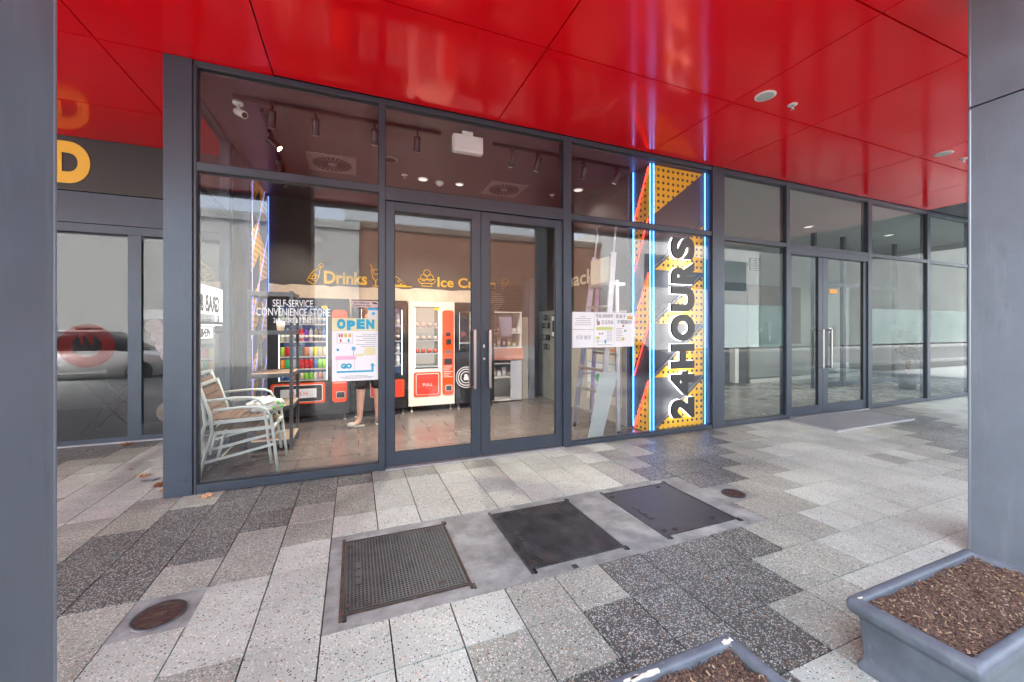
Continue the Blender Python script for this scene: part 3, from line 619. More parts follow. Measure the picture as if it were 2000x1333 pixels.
# ================================================================ INSIDE THE SHOP
# ---- two stacked garden armchairs behind the window
def chair(lab, loc, rz):
    t = thing('garden_chair', lab, 'chair', loc, group='stacked garden armchairs')
    w = .27; WL[t] = (0, 0, 0)                 # half width (local y), faces +x
    for s in (-1, 1):
        y = s*w
        MB().tube([(.30, y, .0), (.275, y, .2), (.25, y, .45), (.235, y, .555), (.20, y, .62), (.14, y, .648), (0, y, .655), (-.22, y, .64)], .0135, 8).build('arm_and_leg', CHAIRW, t)
        MB().tube([(-.34, y*.96, 0), (-.285, y*.96, .25), (-.235, y*.96, .42), (-.25, y*.96, .6), (-.335, y*.96, .88)], .0145, 8).build('back_leg', CHAIRW, t)
        MB().beam((-.25, y*.93, .425), (.25, y*.97, .445), .02, .03).build('seat_rail', CHAIRW, t)
        MB().beam((-.30, y*.94, .16), (.27, y*.97, .28), .018, .022).build('side_brace', CHAIRW, t)
    MB().beam((.25, -w, .43), (.25, w, .43), .03, .026).beam((-.235, -w*.95, .42), (-.235, w*.95, .42), .03, .026).build('cross_rail', CHAIRW, t)
    MB().beam((-.335, -w*.96, .875), (-.335, w*.96, .875), .022, .026).build('top_rail', CHAIRW, t)
    for i in range(7):
        x = -.2+.066*i; MB().box(x-.029, x+.029, -w*.9, w*.9, .449, .462).build('seat_slat', WOOD, t, .002)
    for i in range(5):
        z = .54+.066*i; x = -.238-(z-.54)*.29
        MB().beam((x, -w*.9, z), (x, w*.9, z), .013, .058, up=(-.28, 0, 1)).build('back_slat', WOOD, t)
    t.rotation_euler.z = rz
    return t
c1 = chair('white garden armchair with brown slats, lower one of the stacked pair', (-.985, 4.68, .0005), 0)
c2 = chair('white garden armchair with brown slats, on top of the stacked pair', (-1.045, 4.70, .09), 0)
# carrier bag resting on the chairs
bgm = MB(); rr = random.Random(3); vs = []; nu, nv = 14, 9
for i in range(nv):
    f = i/(nv-1)
    for k in range(nu):
        a = 2*PI*k/nu; r = math.sin(PI*min(.97, .12+f*.86))**.6; j = 1+rr.uniform(-.3, .22)
        vs.append((.17*r*math.cos(a)*j, .11*r*math.sin(a)*j, .0+f*.15+rr.uniform(-.016, .016)*(0 if i == 0 else 1)))
bgm.add(vs, [(i*nu+k, i*nu+(k+1) % nu, (i+1)*nu+(k+1) % nu, (i+1)*nu+k) for i in range(nv-1) for k in range(nu)]); bgm.add([vs[k] for k in range(nu)], [tuple(range(nu-1, -1, -1))]); bgm.add([vs[(nv-1)*nu+k] for k in range(nu)], [tuple(range(nu))])
bag = bgm.build('carrier_bag', mat('bag_film', (.66, .68, .64), .35, bump=1, bscale=40), None, label='crumpled white carrier bag with green print on the stacked chairs', cat='bag'); bag.location = (-.84, 4.70, .548)
for i, (a, b, z) in enumerate(((.10, -.06, .10), (.13, -.05, .06), (.07, -.085, .05))):
    p = MB().lathe([(.002, -.003), (.014, -.002), (.017, .002), (.006, .006)], (0, 0, 0), 7).build('green_print', mat('green_print', (.1, .5, .06), .5), bag); p.location = (a+.02, b-.02, z)
    p.rotation_euler = (1.2, 0, .5)
# ---- slotted-angle shelving
sh = thing('shelving_unit', 'dark slotted-steel shelving with chipboard shelves behind the stacked chairs', 'shelf', (-.88, 5.42, 0))
hx, hyy = (-1.10, -.66), (5.17, 5.72)
for x in hx:
    for y in hyy:
        m = MB().box(x-.003, x+.032, y-.002, y+.002, 0, 1.83) if x < -.9 else MB().box(x-.032, x+.003, y-.002, y+.002, 0, 1.83)
        sx = x-.003 if x < -.9 else x+.001
        m.box(sx, sx+.003, y+(.002 if y < 5.4 else -.032), y+(.032 if y < 5.4 else -.002), 0, 1.83)
        u = m.build('upright', SHELFM, sh)
        hl = MB(); [hl.box((x+.012 if x < -.9 else x-.02), (x+.02 if x < -.9 else x-.012), y-.0032, y-.0021, .04+.05*q, .058+.05*q) for q in range(36)]
        hl.build('slots', BLACK, u, kind='stuff')
for z in (.11, .50, .87, 1.36, 1.80):
    s = bx('shelf', CHIPB, sh, hx[0]-.001, hx[1]+.001, hyy[0]+.004, hyy[1]-.004, z, z+.014)
    e = MB().box(hx[0]+.03, hx[1]-.03, hyy[0]-.004, hyy[0]+.003, z-.032, z+.016).box(hx[0]+.03, hx[1]-.03, hyy[1]-.003, hyy[1]+.004, z-.032, z+.016).box(hx[0]-.005, hx[0]-.002, hyy[0]+.03, hyy[1]-.03, z-.03, z+.016).box(hx[1]+.0045, hx[1]+.0075, hyy[0]+.03, hyy[1]-.03, z-.03, z+.016)
    e.build('shelf_edge', SHELFM, s)
pt = thing('potted_plant', 'small pale-leaved plant in a white cup on the dark shelving', 'plant', (-.80, 5.30, 1.374))
MB().lathe([(.036, 0), (.05, .11), (.046, .11), (.04, .09)], (-.80, 5.30, 1.3745), 16).build('pot', mat('white_cup', (.7, .68, .62), .5), pt)
lv = MB(); rr = random.Random(5)
for i in range(12):
    a = rr.uniform(0, 2*PI); h = rr.uniform(.08, .2); r = rr.uniform(.01, .05); x, y, z = -.80, 5.30, 1.46
    lv.tube([(x, y, z), (x+r*.4*math.cos(a), y+r*.4*math.sin(a), z+h*.5), (x+r*math.cos(a), y+r*math.sin(a), z+h)], [.004, .012, .001], 6, sx=.3)
lv.build('leaves', mat('pale_leaves', (.5, .62, .5), .5), pt)

# ---- vending machines along the back wall
MGL = glassmat('machine_glass', .03, (.96, .97, .97))
SHF = mat('machine_shelf', (.5, .52, .55), .4, .4); PRICE = mat('price_tag', (.8, .4, .25), .6)
def machine(lab, x0, x1, yf, win, body, panel, flap, word, rows, depth=.78, top=1.85, wordm=WHITE, inner=None, tagm=True):
    t = thing('vending_machine', lab, 'vending machine', ((x0+x1)/2, yf+depth/2, 0), group='vending machines along the back wall')
    wx0, wx1, wz0, wz1 = win
    b = MB().box(x0, wx0, yf, yf+depth, .1, top).box(wx1, x1, yf, yf+depth, .1, top).box(wx0, wx1, yf, yf+depth, .1, wz0).box(wx0, wx1, yf, yf+depth, wz1, top).box(wx0, wx1, yf+.5, yf+depth, wz0, wz1)
    b.build('cabinet', body, t)
    for x in (x0+.06, x1-.06):
        for y in (yf+.06, yf+depth-.06): MB().lathe([(.026, 0), (.022, .012), (.012, .02), (.012, .1)], (x, y, 0), 10).build('foot', STEEL, t)
    bx('window', MGL, t, wx0, wx1, yf+.012, yf+.018, wz0, wz1)
    if inner:
        bx('back_panel', inner, t, wx0, wx1, yf+.49, yf+.498, wz0, wz1)
        bx('led_strip', neon('machine_led', (.9, .96, 1.), .2), t, wx0+.002, wx0+.012, yf+.03, yf+.04, wz0+.02, wz1-.02)
        bx('led_strip', neon('machine_led', (.9, .96, 1.), .2), t, wx1-.012, wx1-.002, yf+.03, yf+.04, wz0+.02, wz1-.02)
    for z in rows:
        s = bx('shelf', SHF, t, wx0+.001, wx1-.001, yf+.05, yf+.48, z-.02, z)
        if tagm:
            for q in range(9): bx('price_tag', PRICE, s, wx0+.03+(wx1-wx0-.06)*q/8-.012, wx0+.03+(wx1-wx0-.06)*q/8+.012, yf+.046, yf+.0495, z-.018, z-.003)
    if panel:
        px0, px1, pz0, pz1 = panel
        p = MB().xz(rrect(px0, px1, pz0, pz1, .05), yf-.012, .0115).build('control_panel', ORANGE, t)
        h = pz1-pz0
        bx('keypad', SATIN, p, px0+.06, px1-.06, yf-.02, yf-.0125, pz0+h*.70, pz0+h*.74); bx('card_reader', SATIN, p, px0+.065, px1-.05, yf-.028, yf-.0125, pz0+h*.60, pz0+h*.66)
        bx('coin_plate', STEEL, p, px0+.05, px1-.05, yf-.018, yf-.0125, pz0+h*.49, pz0+h*.53)
        MB().xz(rrect(px0+.03, px1-.03, pz0+h*.36, pz0+h*.43, .02), yf-.019, .0065).build('display', SATIN, p)
        for q in range(7): bx('instruction_line', WHITE, p, px0+.02, px1-.02-.03*(q % 3), yf-.0138, yf-.0122, pz0+h*.335-.03*q, pz0+h*.335-.03*q+.007)
        MB().xz(rrect(px0+.055, px1-.03, pz0+h*.045, pz0+h*.115, .02), yf-.016, .0035).build('coin_return_border', WHITE, p); MB().xz(rrect(px0+.062, px1-.037, pz0+h*.05, pz0+h*.11, .015), yf-.0185, .0022).build('coin_return', SATIN, p)
    if flap:
        fx0, fx1, fz0, fz1 = flap
        f = MB().xz(rrect(fx0, fx1, fz0, fz1, .035), yf-.01, .0095).build('delivery_flap', ORANGE if word else SATIN, t)
        i = .06; MB().xz(rrect(fx0+i*.55, fx1-i*.55, fz0+i*.45, fz1-i*.45, .03), yf-.0135, .003).build('flap_border', WHITE, f)
        MB().xz(rrect(fx0+i*.7, fx1-i*.7, fz0+i*.6, fz1-i*.6, .024), yf-.0165, .0028).build('flap_field', SATIN if word == 'PUSH' else mat('flap_red', (.72, .05, .03), .4), f)
        if word == 'PUSH': bx('flap_plate', mat('flap_plate', (.62, .64, .68), .4), f, fx0+.125, fx1-.115, yf-.021, yf-.0168, fz0+.085, fz1-.085)
        if word: text(word, .085 if word == 'PUSH' else .07, wordm, f, 'lettering', ((fx0+fx1)/2, yf-.0225, (fz0+fz1)/2-.03), ext=.001, sp=1.35 if word == 'PUSH' else 1.1)
    return t
BLK = mat('machine_black', (.016, .016, .019), .28); NAVY = mat('machine_navy_glow', (.02, .03, .07), .4, emit=.02, ecol=(.25, .4, .75))  # navy back panel glows faintly, standing in for light inside the cabinet
m1 = machine('black drinks vending machine with orange PUSH flap, shelves full of cans', -1.16, -.07, 6.55, (-1.02, -.375, .605, 1.74), BLK, (-.31, -.10, .28, 1.68), (-1.115, -.405, .29, .595), 'PUSH', (.635, .80, .985, 1.209, 1.47), wordm=mat('push_red', (.65, .1, .06), .5), inner=NAVY)
m2 = machine('black vending machine with a tall narrow window next to the cream one', -.04, .80, 6.62, (.10, .73, .62, 1.72), BLK, None, (.2, .76, .28, .58), '', (.80, 1.0, 1.2, 1.45), inner=NAVY, tagm=False)
MB().xz(rrect(.50, .755, .29, .575, .03), 6.606, .004).build('flap_sticker', ORANGE, m2)
m3 = machine('cream vending machine with red PULL flap and tall red control panel', .835, 1.613, 6.72, (.94, 1.352, .715, 1.765), CREAM, (1.40, 1.597, .26, 1.71), (.922, 1.372, .255, .665), 'PULL', (.76, .98, 1.2, 1.42), inner=mat('cold_cabinet_glow', (.34, .28, .24), .4, emit=.06, ecol=(.8, .7, .6)), tagm=False)  # back panel given a glow in place of inside lighting
bx('yellow_label', YEL, m3, 1.262, 1.345, 6.71, 6.7195, 1.705, 1.75); bx('yellow_label', YEL, m1, -.455, -.378, 6.54, 6.5495, 1.70, 1.74)
m4 = machine('black coffee vending machine with concentric white rings on its front', 1.64, 2.34, 6.72, (1.70, 1.99, 1.0, 1.70), BLK, None, None, '', (1.15,), inner=mat('coffee_red', (.12, .03, .025), .4), tagm=False)
for r, w in ((.185, .014), (.15, .018), (.105, .016)):
    ring(1.82, .545, r, r-w, 6.7175).build('ring_mark', mat('ring_white', (.6, .6, .62), .5), m4)
text('&', .14, WHITE, m4, 'lettering', (1.82, 6.717, .50), ext=.0005, bold=.006)
ring(1.98, .39, .035, .022, 6.7175).build('ring_mark', MATS['ring_white'], m4)
for q, (z, c) in enumerate(((1.62, (.2, .5, .1)), (1.5, (.3, .25, .2)), (1.38, (.5, .5, .45)), (1.27, (.7, .5, .3)))): bx('menu_picture', mat('menu%d' % q, c, .5), m4, 1.9, 1.985, 6.735, 6.7385, z-.045, z+.045)
bx('menu_sheet', PAPER, m4, 1.888, 1.989, 6.7388, 6.7396, 1.19, 1.69)
MB().xz(circ(1.77, 1.3, .05), 6.735, .003).build('round_badge', RDEC, m4)
# drinks on the shelves of the black machine: every can and bottle a thing of its own
CC = dict(lime=(.35, .45, .05), red=(.6, .02, .03), blue=(.04, .18, .5), lilac=(.45, .35, .55), black=(.02, .02, .02), salmon=(.7, .28, .18), white=(.7, .68, .66), yellow=(.75, .6, .03), green=(.05, .42, .15), orange=(.75, .25, .03), silver=(.5, .5, .55), purple=(.25, .05, .45), cream=(.65, .58, .4), brown=(.12, .06, .03), clear=(.4, .5, .55), neon=(.3, .65, .05))
DRK = {}
def drink(kind, c):
    if (kind, c) in DRK: return DRK[(kind, c)]
    b = MB(); a = MB(); capc = None
    if kind == 'can': b.lathe([(.027, .004), (.033, .012), (.033, .125), (.0285, .137)], n=12); a.lathe([(.026, 0), (.027, .0039)], n=12); a.lathe([(.0285, .1371), (.027, .141), (.022, .14)], n=12); capc = MATS['brushed_steel']
    elif kind == 'short': b.lathe([(.024, .003), (.029, .01), (.029, .092), (.025, .102)], n=12); a.lathe([(.025, .1021), (.024, .106), (.02, .105)], n=12); capc = MATS['brushed_steel']
    else: b.lathe([(.026, 0), (.031, .008), (.031, .10), (.028, .115), (.031, .125), (.026, .155), (.012, .178)], n=12); a.lathe([(.0145, .178), (.0145, .196), (.012, .198)], n=10); capc = mat('bottle_cap_'+c, [x*.8 for x in CC[c]], .5)
    m1_ = b.mesh(kind+'_body'); m1_.materials.append(mat('drink_'+c, CC[c], .3)); m2_ = a.mesh(kind+'_top'); m2_.materials.append(capc)
    m3_ = None
    if kind == 'bottle':
        q = MB().lathe([(.0316, .045), (.0316, .09)], n=12); m3_ = q.mesh('bottle_label'); m3_.materials.append(mat('label_pale', (.7, .66, .6), .6))
    DRK[(kind, c)] = (m1_, m2_, m3_); return DRK[(kind, c)]
ROWS = [(1.47, 'bottle', 'top', 'clear clear silver clear silver white silver silver blue'), (1.209, 'bottle', 'second', 'cream clear clear red red purple silver brown brown blue'), (.985, 'can', 'third', 'lime red blue lilac black salmon white yellow cream cream'),
        (.80, 'can', 'fourth', 'orange green white silver red red red blue neon neon'), (.635, 'short', 'bottom', 'blue blue silver orange cream neon neon white salmon silver')]
for z, kind, rn, cs in ROWS:
    cs = cs.split()
    for i, c in enumerate(cs):
        x = -.975+.556*i/(len(cs)-1); a, b, l3 = drink(kind, c); nm = 'drink_bottle' if kind == 'bottle' else 'drink_can'
        o = link(nm, a, None, label='%s %s on the %s shelf of the drinks machine' % (c if c != 'neon' else 'bright green', 'plastic bottle' if kind == 'bottle' else ('small can' if kind == 'short' else 'tall can'), rn), cat='bottle' if kind == 'bottle' else 'can', group='drinks on the shelves of the drinks machine')
        o.location = (x, 6.64+R.uniform(-.006, .006), z+.0003); o.rotation_euler.z = R.uniform(0, 6)
        p = link('cap' if kind == 'bottle' else 'lid', b, o)
        if l3: link('label', l3, o)
for z, cs in ((.80, 'blue silver white'), (1.0, 'white black silver'), (1.2, 'red orange brown'), (1.45, 'white white silver')):
    for i, c in enumerate(cs.split()):
        a, b, l3 = drink('bottle', c); o = link('drink_bottle', a, None, label='%s bottle on the %s shelf of the narrow-window machine' % (c, {.8: 'lowest', 1.0: 'second lowest', 1.2: 'third', 1.45: 'uppermost'}[z]), cat='bottle', group='bottles in the narrow-window machine')
        o.location = (.52+.075*i, 6.72, z+.0003); link('cap', b, o); link('label', l3, o)
for z, rn in ((.98, 'lower'), (1.2, 'middle'), (1.42, 'upper')):
    for i in range(4):
        m = MB().lathe([(.026, 0), (.032, .01), (.038, .07), (.035, .07), (.02, .02)], n=12)
        o = m.build('dessert_cup', mat('cup_red' if z < 1.1 else 'cup_glass', (.5, .09, .06) if z < 1.1 else (.55, .42, .36), .3), None, label='small %s dessert cup on the %s shelf of the cream machine' % ('red' if z < 1.1 else 'clear', rn), cat='cup', group='dessert cups in the cream machine')
        o.location = (.995+.1*i, 6.82, z+.0003)
# ---- back wall lettering and icons (yellow vinyl)
def wsign(label): return thing('wall_sign', label, 'sign', (0, 7.55, 0))
w1 = wsign('yellow Drinks lettering with bottle and cocktail outlines on the dark wall')
text('Drinks', .30, YEL, w1, 'lettering', (-.135, 7.553, 2.185), width=.70, bold=.008, ext=.001)
def stroke(pts, parent, name='outline', r=.009, y=7.552, m=YEL):
    return MB().tube([(a, y, b) for a, b in pts], r, 6, up=(0, 1, 0)).build(name, m, parent)
def rot(pts, cx, cz, a): return [(cx+(x-cx)*math.cos(a)-(z-cz)*math.sin(a), cz+(x-cx)*math.sin(a)+(z-cz)*math.cos(a)) for x, z in pts]
bt = [(-.68, 2.16), (-.68, 2.30), (-.665, 2.36), (-.635, 2.42), (-.632, 2.49), (-.598, 2.49), (-.595, 2.42), (-.565, 2.36), (-.55, 2.30), (-.55, 2.16), (-.68, 2.16)]
stroke(rot(bt, -.61, 2.33, -.5), w1); stroke(rot([(-.68, 2.22), (-.55, 2.22)], -.61, 2.33, -.5), w1); stroke(rot([(-.68, 2.32), (-.55, 2.32)], -.61, 2.33, -.5), w1)
stroke(rot(circ(-.615, 2.27, .028, 12)+[(-.587, 2.27)], -.61, 2.33, -.5), w1); stroke(rot(circ(-.615, 2.51, .03, 12)+[(-.585, 2.51)], -.61, 2.33, -.5), w1)
stroke([(.28, 2.46), (.31, 2.30), (.36, 2.26), (.41, 2.30), (.44, 2.46), (.28, 2.46)], w1); stroke([(.36, 2.26), (.36, 2.17)], w1); stroke([(.30, 2.165), (.42, 2.165)], w1, r=.011)
stroke([(.30, 2.38), (.42, 2.38)], w1); stroke([(.33, 2.40), (.27, 2.56)], w1, r=.011)
w2 = wsign('yellow Ice Cream lettering with sundae and cone outlines on the dark wall')
text('Ice Cream', .26, YEL, w2, 'lettering', (2.07, 7.553, 2.20), width=1.18, bold=.005, ext=.001)
for cx, cz in ((1.22, 2.36), (1.34, 2.36), (1.28, 2.45)): stroke(circ(cx, cz, .062, 16)+[(cx+.062, cz)], w2, r=.007)
stroke([(1.12, 2.33), (1.44, 2.33), (1.44, 2.30), (1.40, 2.25), (1.16, 2.25), (1.12, 2.30), (1.12, 2.33)], w2, r=.008); stroke([(1.20, 2.25), (1.18, 2.20), (1.38, 2.20), (1.36, 2.25)], w2, r=.007)
stroke([(2.80, 2.19), (2.80, 2.36), (2.83, 2.41), (2.89, 2.41), (2.93, 2.36), (2.91, 2.30), (2.80, 2.19)], w2, r=.008); stroke([(2.80, 2.32), (2.92, 2.33)], w2, r=.007); stroke([(2.81, 2.24), (2.88, 2.3)], w2, r=.006)
w4 = wsign('yellow sandwich wedge outline on the dark wall between the two words')
stroke([(.55, 2.20), (.72, 2.36), (.90, 2.2), (.55, 2.2)], w4, r=.011); stroke([(.5, 2.175), (1.0, 2.175)], w4, r=.012)
for a, b in ((.68, 2.25), (.76, 2.27), (.8, 2.22)): MB().xz(circ(a, b, .014, 10), 7.548, .008).build('dot', YEL, w4)
w3 = thing('wall_sign', 'cream snacks lettering on the charcoal side wall above the ladder', 'sign', (3.6, 6.1, 0))
text('Snacks', .34, mat('cream_vinyl', (.72, .66, .5), .5), w3, 'lettering', (3.6175, 5.93, 2.155), right=(0, -1, 0), width=1.28, bold=.006, ext=.001)
# ---- display corner at the back
cb = thing('display_cabinet', 'white product cabinet with an orange band in the back corner', 'cabinet', (2.75, 7.3, 0))
bx('side', WHITE, cb, 2.42, 2.44, 7.05, 7.5, .02, 1.72); bx('side', WHITE, cb, 3.0, 3.02, 7.05, 7.5, .02, 1.72); bx('back', mat('cab_back', (.5, .5, .5), .6), cb, 2.44, 3.0, 7.48, 7.5, .02, 1.72)
for z in (.02, .45, .72, 1.02, 1.3, 1.70): bx('shelf', WHITE, cb, 2.44, 3.0, 7.05, 7.48, z, z+.018)
bx('band', mat('salmon_band', (.62, .22, .12), .5), cb, 2.40, 3.04, 7.02, 7.049, .80, 1.02); bx('door_panel', mat('door_pale', (.5, .52, .56), .4), cb, 2.78, 3.0, 7.03, 7.049, .04, .78)
bx('poster', mat('lilac_poster', (.3, .28, .36), .5), cb, 2.55, 2.80, 7.03, 7.046, 1.24, 1.62)
for z, n in ((.468, 4), (.738, 0), (1.038, 5), (1.318, 5)):
    for i in range(n):
        h = R.uniform(.08, .2); c = R.choice([(.6, .6, .6), (.5, .42, .32), (.55, .3, .25), (.2, .22, .3), (.6, .55, .2)])
        mm = mat('pack%.2f%.2f' % (c[0], c[1]), c, .5)
        o = thing('product_pack', '%s boxed product on the %s shelf of the white cabinet' % ({.6: 'white', .5: 'tan', .55: 'red-brown', .2: 'navy'}.get(c[0], 'pale') if c != (.6, .55, .2) else 'mustard', {.468: 'low', 1.038: 'middle', 1.318: 'high'}[z]), 'box', (2.5+.105*i, 7.25, z), group='boxed products in the display cabinet')
        bx('carton', mm, o, 2.46+.105*i, 2.54+.105*i, 7.2, 7.3, z, z+h, bevel=.003); bx('label', PAPER, o, 2.475+.105*i, 2.525+.105*i, 7.198, 7.1995, z+h*.3, z+h*.7)
sl_ = thing('louvre_screen', 'dark horizontal louvre screen behind the white product cabinet', 'screen', (2.75, 7.53, 0))
for i in range(56): bx('slat', SATIN, sl_, 2.36, 3.3, 7.512, 7.55, .03+.0405*i, .055+.0405*i)
bx('stile', SATIN, sl_, 2.36, 2.385, 7.505, 7.5555, 0, 2.3); bx('stile', SATIN, sl_, 3.275, 3.3, 7.505, 7.5555, 0, 2.3)
bx('corner_pilaster', mat('cream_post', (.55, .52, .43), .6), None, 3.1, 3.22, 7.2, 7.5, 0, 1.62, label='cream post in the back corner beside the earphone display', cat='post')
bx('corner_pilaster', mat('slate_post', (.1, .11, .14), .5), None, 3.23, 3.34, 7.15, 7.5, 0, 2.4, label='slate blue post between the cream post and the earphone display', cat='post')
for j, z in enumerate((1.62, 1.46, 1.22, 1.04)):
    for i in range(4):
        y = 7.28-.085*i; nm = ('top', 'second', 'third', 'bottom')[j]
        o = thing('earphone_case', 'small %s earphone case in the %s row on the grey board' % ('black' if (i+j) % 3 else 'grey', nm), 'case', (3.6, y, z), group='earphone cases on the display board')
        m = MB().yz(rrect(y-.03, y+.03, z-.055, z+.055, .025), 3.575, .0295); m.build('case', SATIN if (i+j) % 3 else mat('case_grey', (.2, .2, .2), .4), o)
        bx('clasp', STEEL, o, 3.570, 3.5748, y-.004, y+.004, z-.03, z+.03)
fr = thing('framed_notice', 'white framed notice with black corners beside the earphone cases', 'notice', (3.6, 6.82, 1.4))
bx('frame', SATIN, fr, 3.59, 3.6035, 6.74, 6.9, 1.22, 1.66); bx('sheet', PAPER, fr, 3.586, 3.5895, 6.755, 6.885, 1.245, 1.635); bx('picture', SATIN, fr, 3.583, 3.5855, 6.78, 6.86, 1.33, 1.55)
# promo board on the side wall
pb = thing('promo_board', 'beige promo board with BOXES lettering and a blue-edged strip behind the ladder', 'board', (3.6, 5.2, 0))
bx('board', mat('promo_beige', (.5, .49, .44), .5), pb, 3.585, 3.605, 4.72, 5.62, .25, 1.35)
text('BOXES', .07, mat('promo_green', (.08, .3, .16), .5), pb, 'lettering', (3.584, 5.2, 1.05), right=(0, -1, 0), ext=.0005, bold=.003); text('MAKEUP', .07, mat('promo_orange', (.6, .22, .05), .5), pb, 'lettering', (3.584, 4.88, 1.05), right=(0, -1, 0), ext=.0005, bold=.003)
bx('strip', mat('promo_strip', (.55, .6, .64), .5), pb, 3.579, 3.5845, 4.74, 5.6, .52, .85); bx('strip_edge', mat('promo_blue', (.2, .35, .5), .5), pb, 3.577, 3.5848, 4.74, 5.6, .85, .865); bx('strip_edge', MATS['promo_blue'], pb, 3.577, 3.5848, 4.74, 5.6, .505, .52)
MB().yz(circ(5.0, .66, .09, 16, .8), 3.575, .0035).build('print', MATS['promo_orange'], pb); MB().yz(circ(5.28, .62, .07, 12, 1.3), 3.575, .0035).build('print', MATS['promo_green'], pb)
# ---- platform ladder
ld = thing('platform_ladder', 'aluminium platform step ladder inside the window beside the neon pillar', 'ladder', (3.2, 4.65, 0))
for yb, yt in ((4.30, 4.40), (4.95, 4.85)):
    def P(z, yb=yb, yt=yt): f = z/2.4; return (2.94+.28*f, yb+(yt-yb)*f, z)
    MB().beam(P(0), P(2.42), .025, .075, up=(1, 0, 0)).build('front_stile', ALU, ld)
    MB().beam((3.22, yb, 0), (3.27, yt, 2.05), .025, .055, up=(1, 0, 0)).build('rear_leg', ALU, ld)
    MB().tube([P(2.05), P(2.75), (3.26, yt, 2.84)], .014, 8).build('guard_post', ALU, ld)
    MB().lathe([(.03, 0), (.028, .05)], (2.94, yb, 0), 8).build('foot', SATIN, ld); MB().lathe([(.03, 0), (.028, .05)], (3.22, yb, 0), 8).build('foot', SATIN, ld)
    MB().beam((3.02, yb+(yt-yb)*.3, .75), (3.24, yb+(yt-yb)*.3, .75), .012, .02).build('spreader', ALU, ld)
for i in range(1, 7):
    z = .285*i; f = z/2.4; MB().box(2.94+.28*f-.03, 2.94+.28*f+.045, 4.30+.10*f, 4.95-.10*f, z-.028, z).build('step', ALU, ld, .002)
for i in range(3):
    z = .5+.55*i; MB().beam((3.22+.05*z/2.05, 4.33, z), (3.22+.05*z/2.05, 4.92, z), .03, .03).build('rear_brace', ALU, ld)
MB().box(3.14, 3.40, 4.385, 4.865, 1.98, 2.02).build('platform', ALU, ld); MB().box(3.15, 3.165, 4.41, 4.84, 2.02, 2.36).build('toe_board', mat('toe_board', (.42, .4, .36), .5), ld)
MB().tube([(3.26, 4.40, 2.83), (3.27, 4.5, 2.87), (3.27, 4.75, 2.87), (3.26, 4.85, 2.83)], .015, 8).build('guard_rail', ALU, ld)
bx('warning_label', mat('label_red', (.65, .05, .1), .5), ld, 3.09, 3.125, 4.335, 4.352, 1.15, 1.6)
# ---- translucent film leaning on the sill
fm = thing('leaning_film', 'translucent white gridded plastic sheet leaning against the window by the ladder', 'sheet', (2.9, 4.16, 0))
q = [(2.825, .86), (3.095, .85), (2.925, .002), (2.71, .002)]
MB().add([(2.825, 4.135, .86), (3.095, 4.135, .85), (2.925, 4.24, .002), (2.71, 4.24, .002), (2.825, 4.139, .86), (3.095, 4.139, .85), (2.925, 4.244, .002), (2.71, 4.244, .002)], [(0, 1, 2, 3), (7, 6, 5, 4), (0, 4, 5, 1), (1, 5, 6, 2), (2, 6, 7, 3), (3, 7, 4, 0)]).build('sheet', FILM, fm)
for i in range(1, 10):
    f = i/10; MB().beam((2.825+(2.71-2.825)*f, 4.133+.105*f, .86-.858*f), (3.095+(2.925-3.095)*f, 4.133+.105*f, .85-.848*f), .003, .004).build('crease', FILM, fm)

# ---- neon feature pillar with 24HOURS
px0, px1, py0, py1 = 3.66, 4.66, 4.20, 4.50
pl = thing('feature_pillar', 'neon-edged pillar with yellow perforated triangles and 24HOURS lettering', 'sign', ((px0+px1)/2, 4.35, 0))
bx('core', WPANEL, pl, px0, 4.74, py0+.004, 4.62, 0, IC)
H = .722
for i in range(4):
    z0 = .02+H*i
    MB().xz([(px0+.07, z0), (px1-.085, z0), (px1-.085, z0+H-.06)], py0-.014, .018).build('perforated_triangle', PERF, pl)
    MB().beam((px0+.05, py0-.004, z0+.025), (px1-.09, py0-.004, z0+H-.015), .02, .016, up=(0, 1, 0)).build('raised_edge', mat('edge_trim', (.12, .12, .14), .4), pl)
MB().xz([(px0+.05, IC-.02), (px0+.05, IC-.68), (px1-.085, IC-.02)], py0-.014, .018).build('perforated_triangle', PERF, pl)
for i in range(5):
    z0 = .01+H*i; z1 = min(IC-.01, z0+H)
    MB().yz([(py0+.03, z0), (py1+.02, z0), (py1+.02, z0+.10), (py0+.03, z1-.03)] if i % 2 == 0 else [(py1+.02, z0+.12), (py1+.02, z1), (py0+.04, z1)], px0-.008, .0078).build('side_triangle', PERFY, pl)
    MB().tube([(px0-.018, py1-.0, z0+.01), (px0-.018, py0+.02, z1-.03)], .007, 8).build('red_neon_tube', NRED, pl)
for x, y in ((px0-.012, py1+.03), (px0-.006, py0-.006), (px0+.034, py0-.022), (px1-.052, py0-.022)):
    MB().tube([(x, y, .03), (x, y, IC-.01)], .006, 8, up=(0, 1, 0)).build('blue_neon_tube', NBLUE, pl)
# letters run upwards: reading direction +z, tops of letters towards -x
LET = mat('letter_face', (.03, .033, .036), .35)
zc = .18
for ch, ln in zip('24HOURS', (.31, .36, .37, .40, .37, .34, .33)):
    text(ch, .50, LET, pl, 'letter_face', (4.30, py0-.09, zc+ln/2-.01), right=(0, 0, 1), up=(-1, 0, 0), width=ln*.90, bold=.028, ext=.014, res=6)
    text(ch, .50, HALO, pl, 'letter_halo', (4.30, py0-.055, zc+ln/2-.01), right=(0, 0, 1), up=(-1, 0, 0), width=ln*.905, bold=.030, ext=.010, res=6)
    zc += ln
# standoffs keep the letters on the panel
for i in range(10): MB().tube([(4.12, py0+.004, .3+.25*i), (4.12, py0-.06, .3+.25*i)], .006, 6).build('standoff', STEEL, pl)
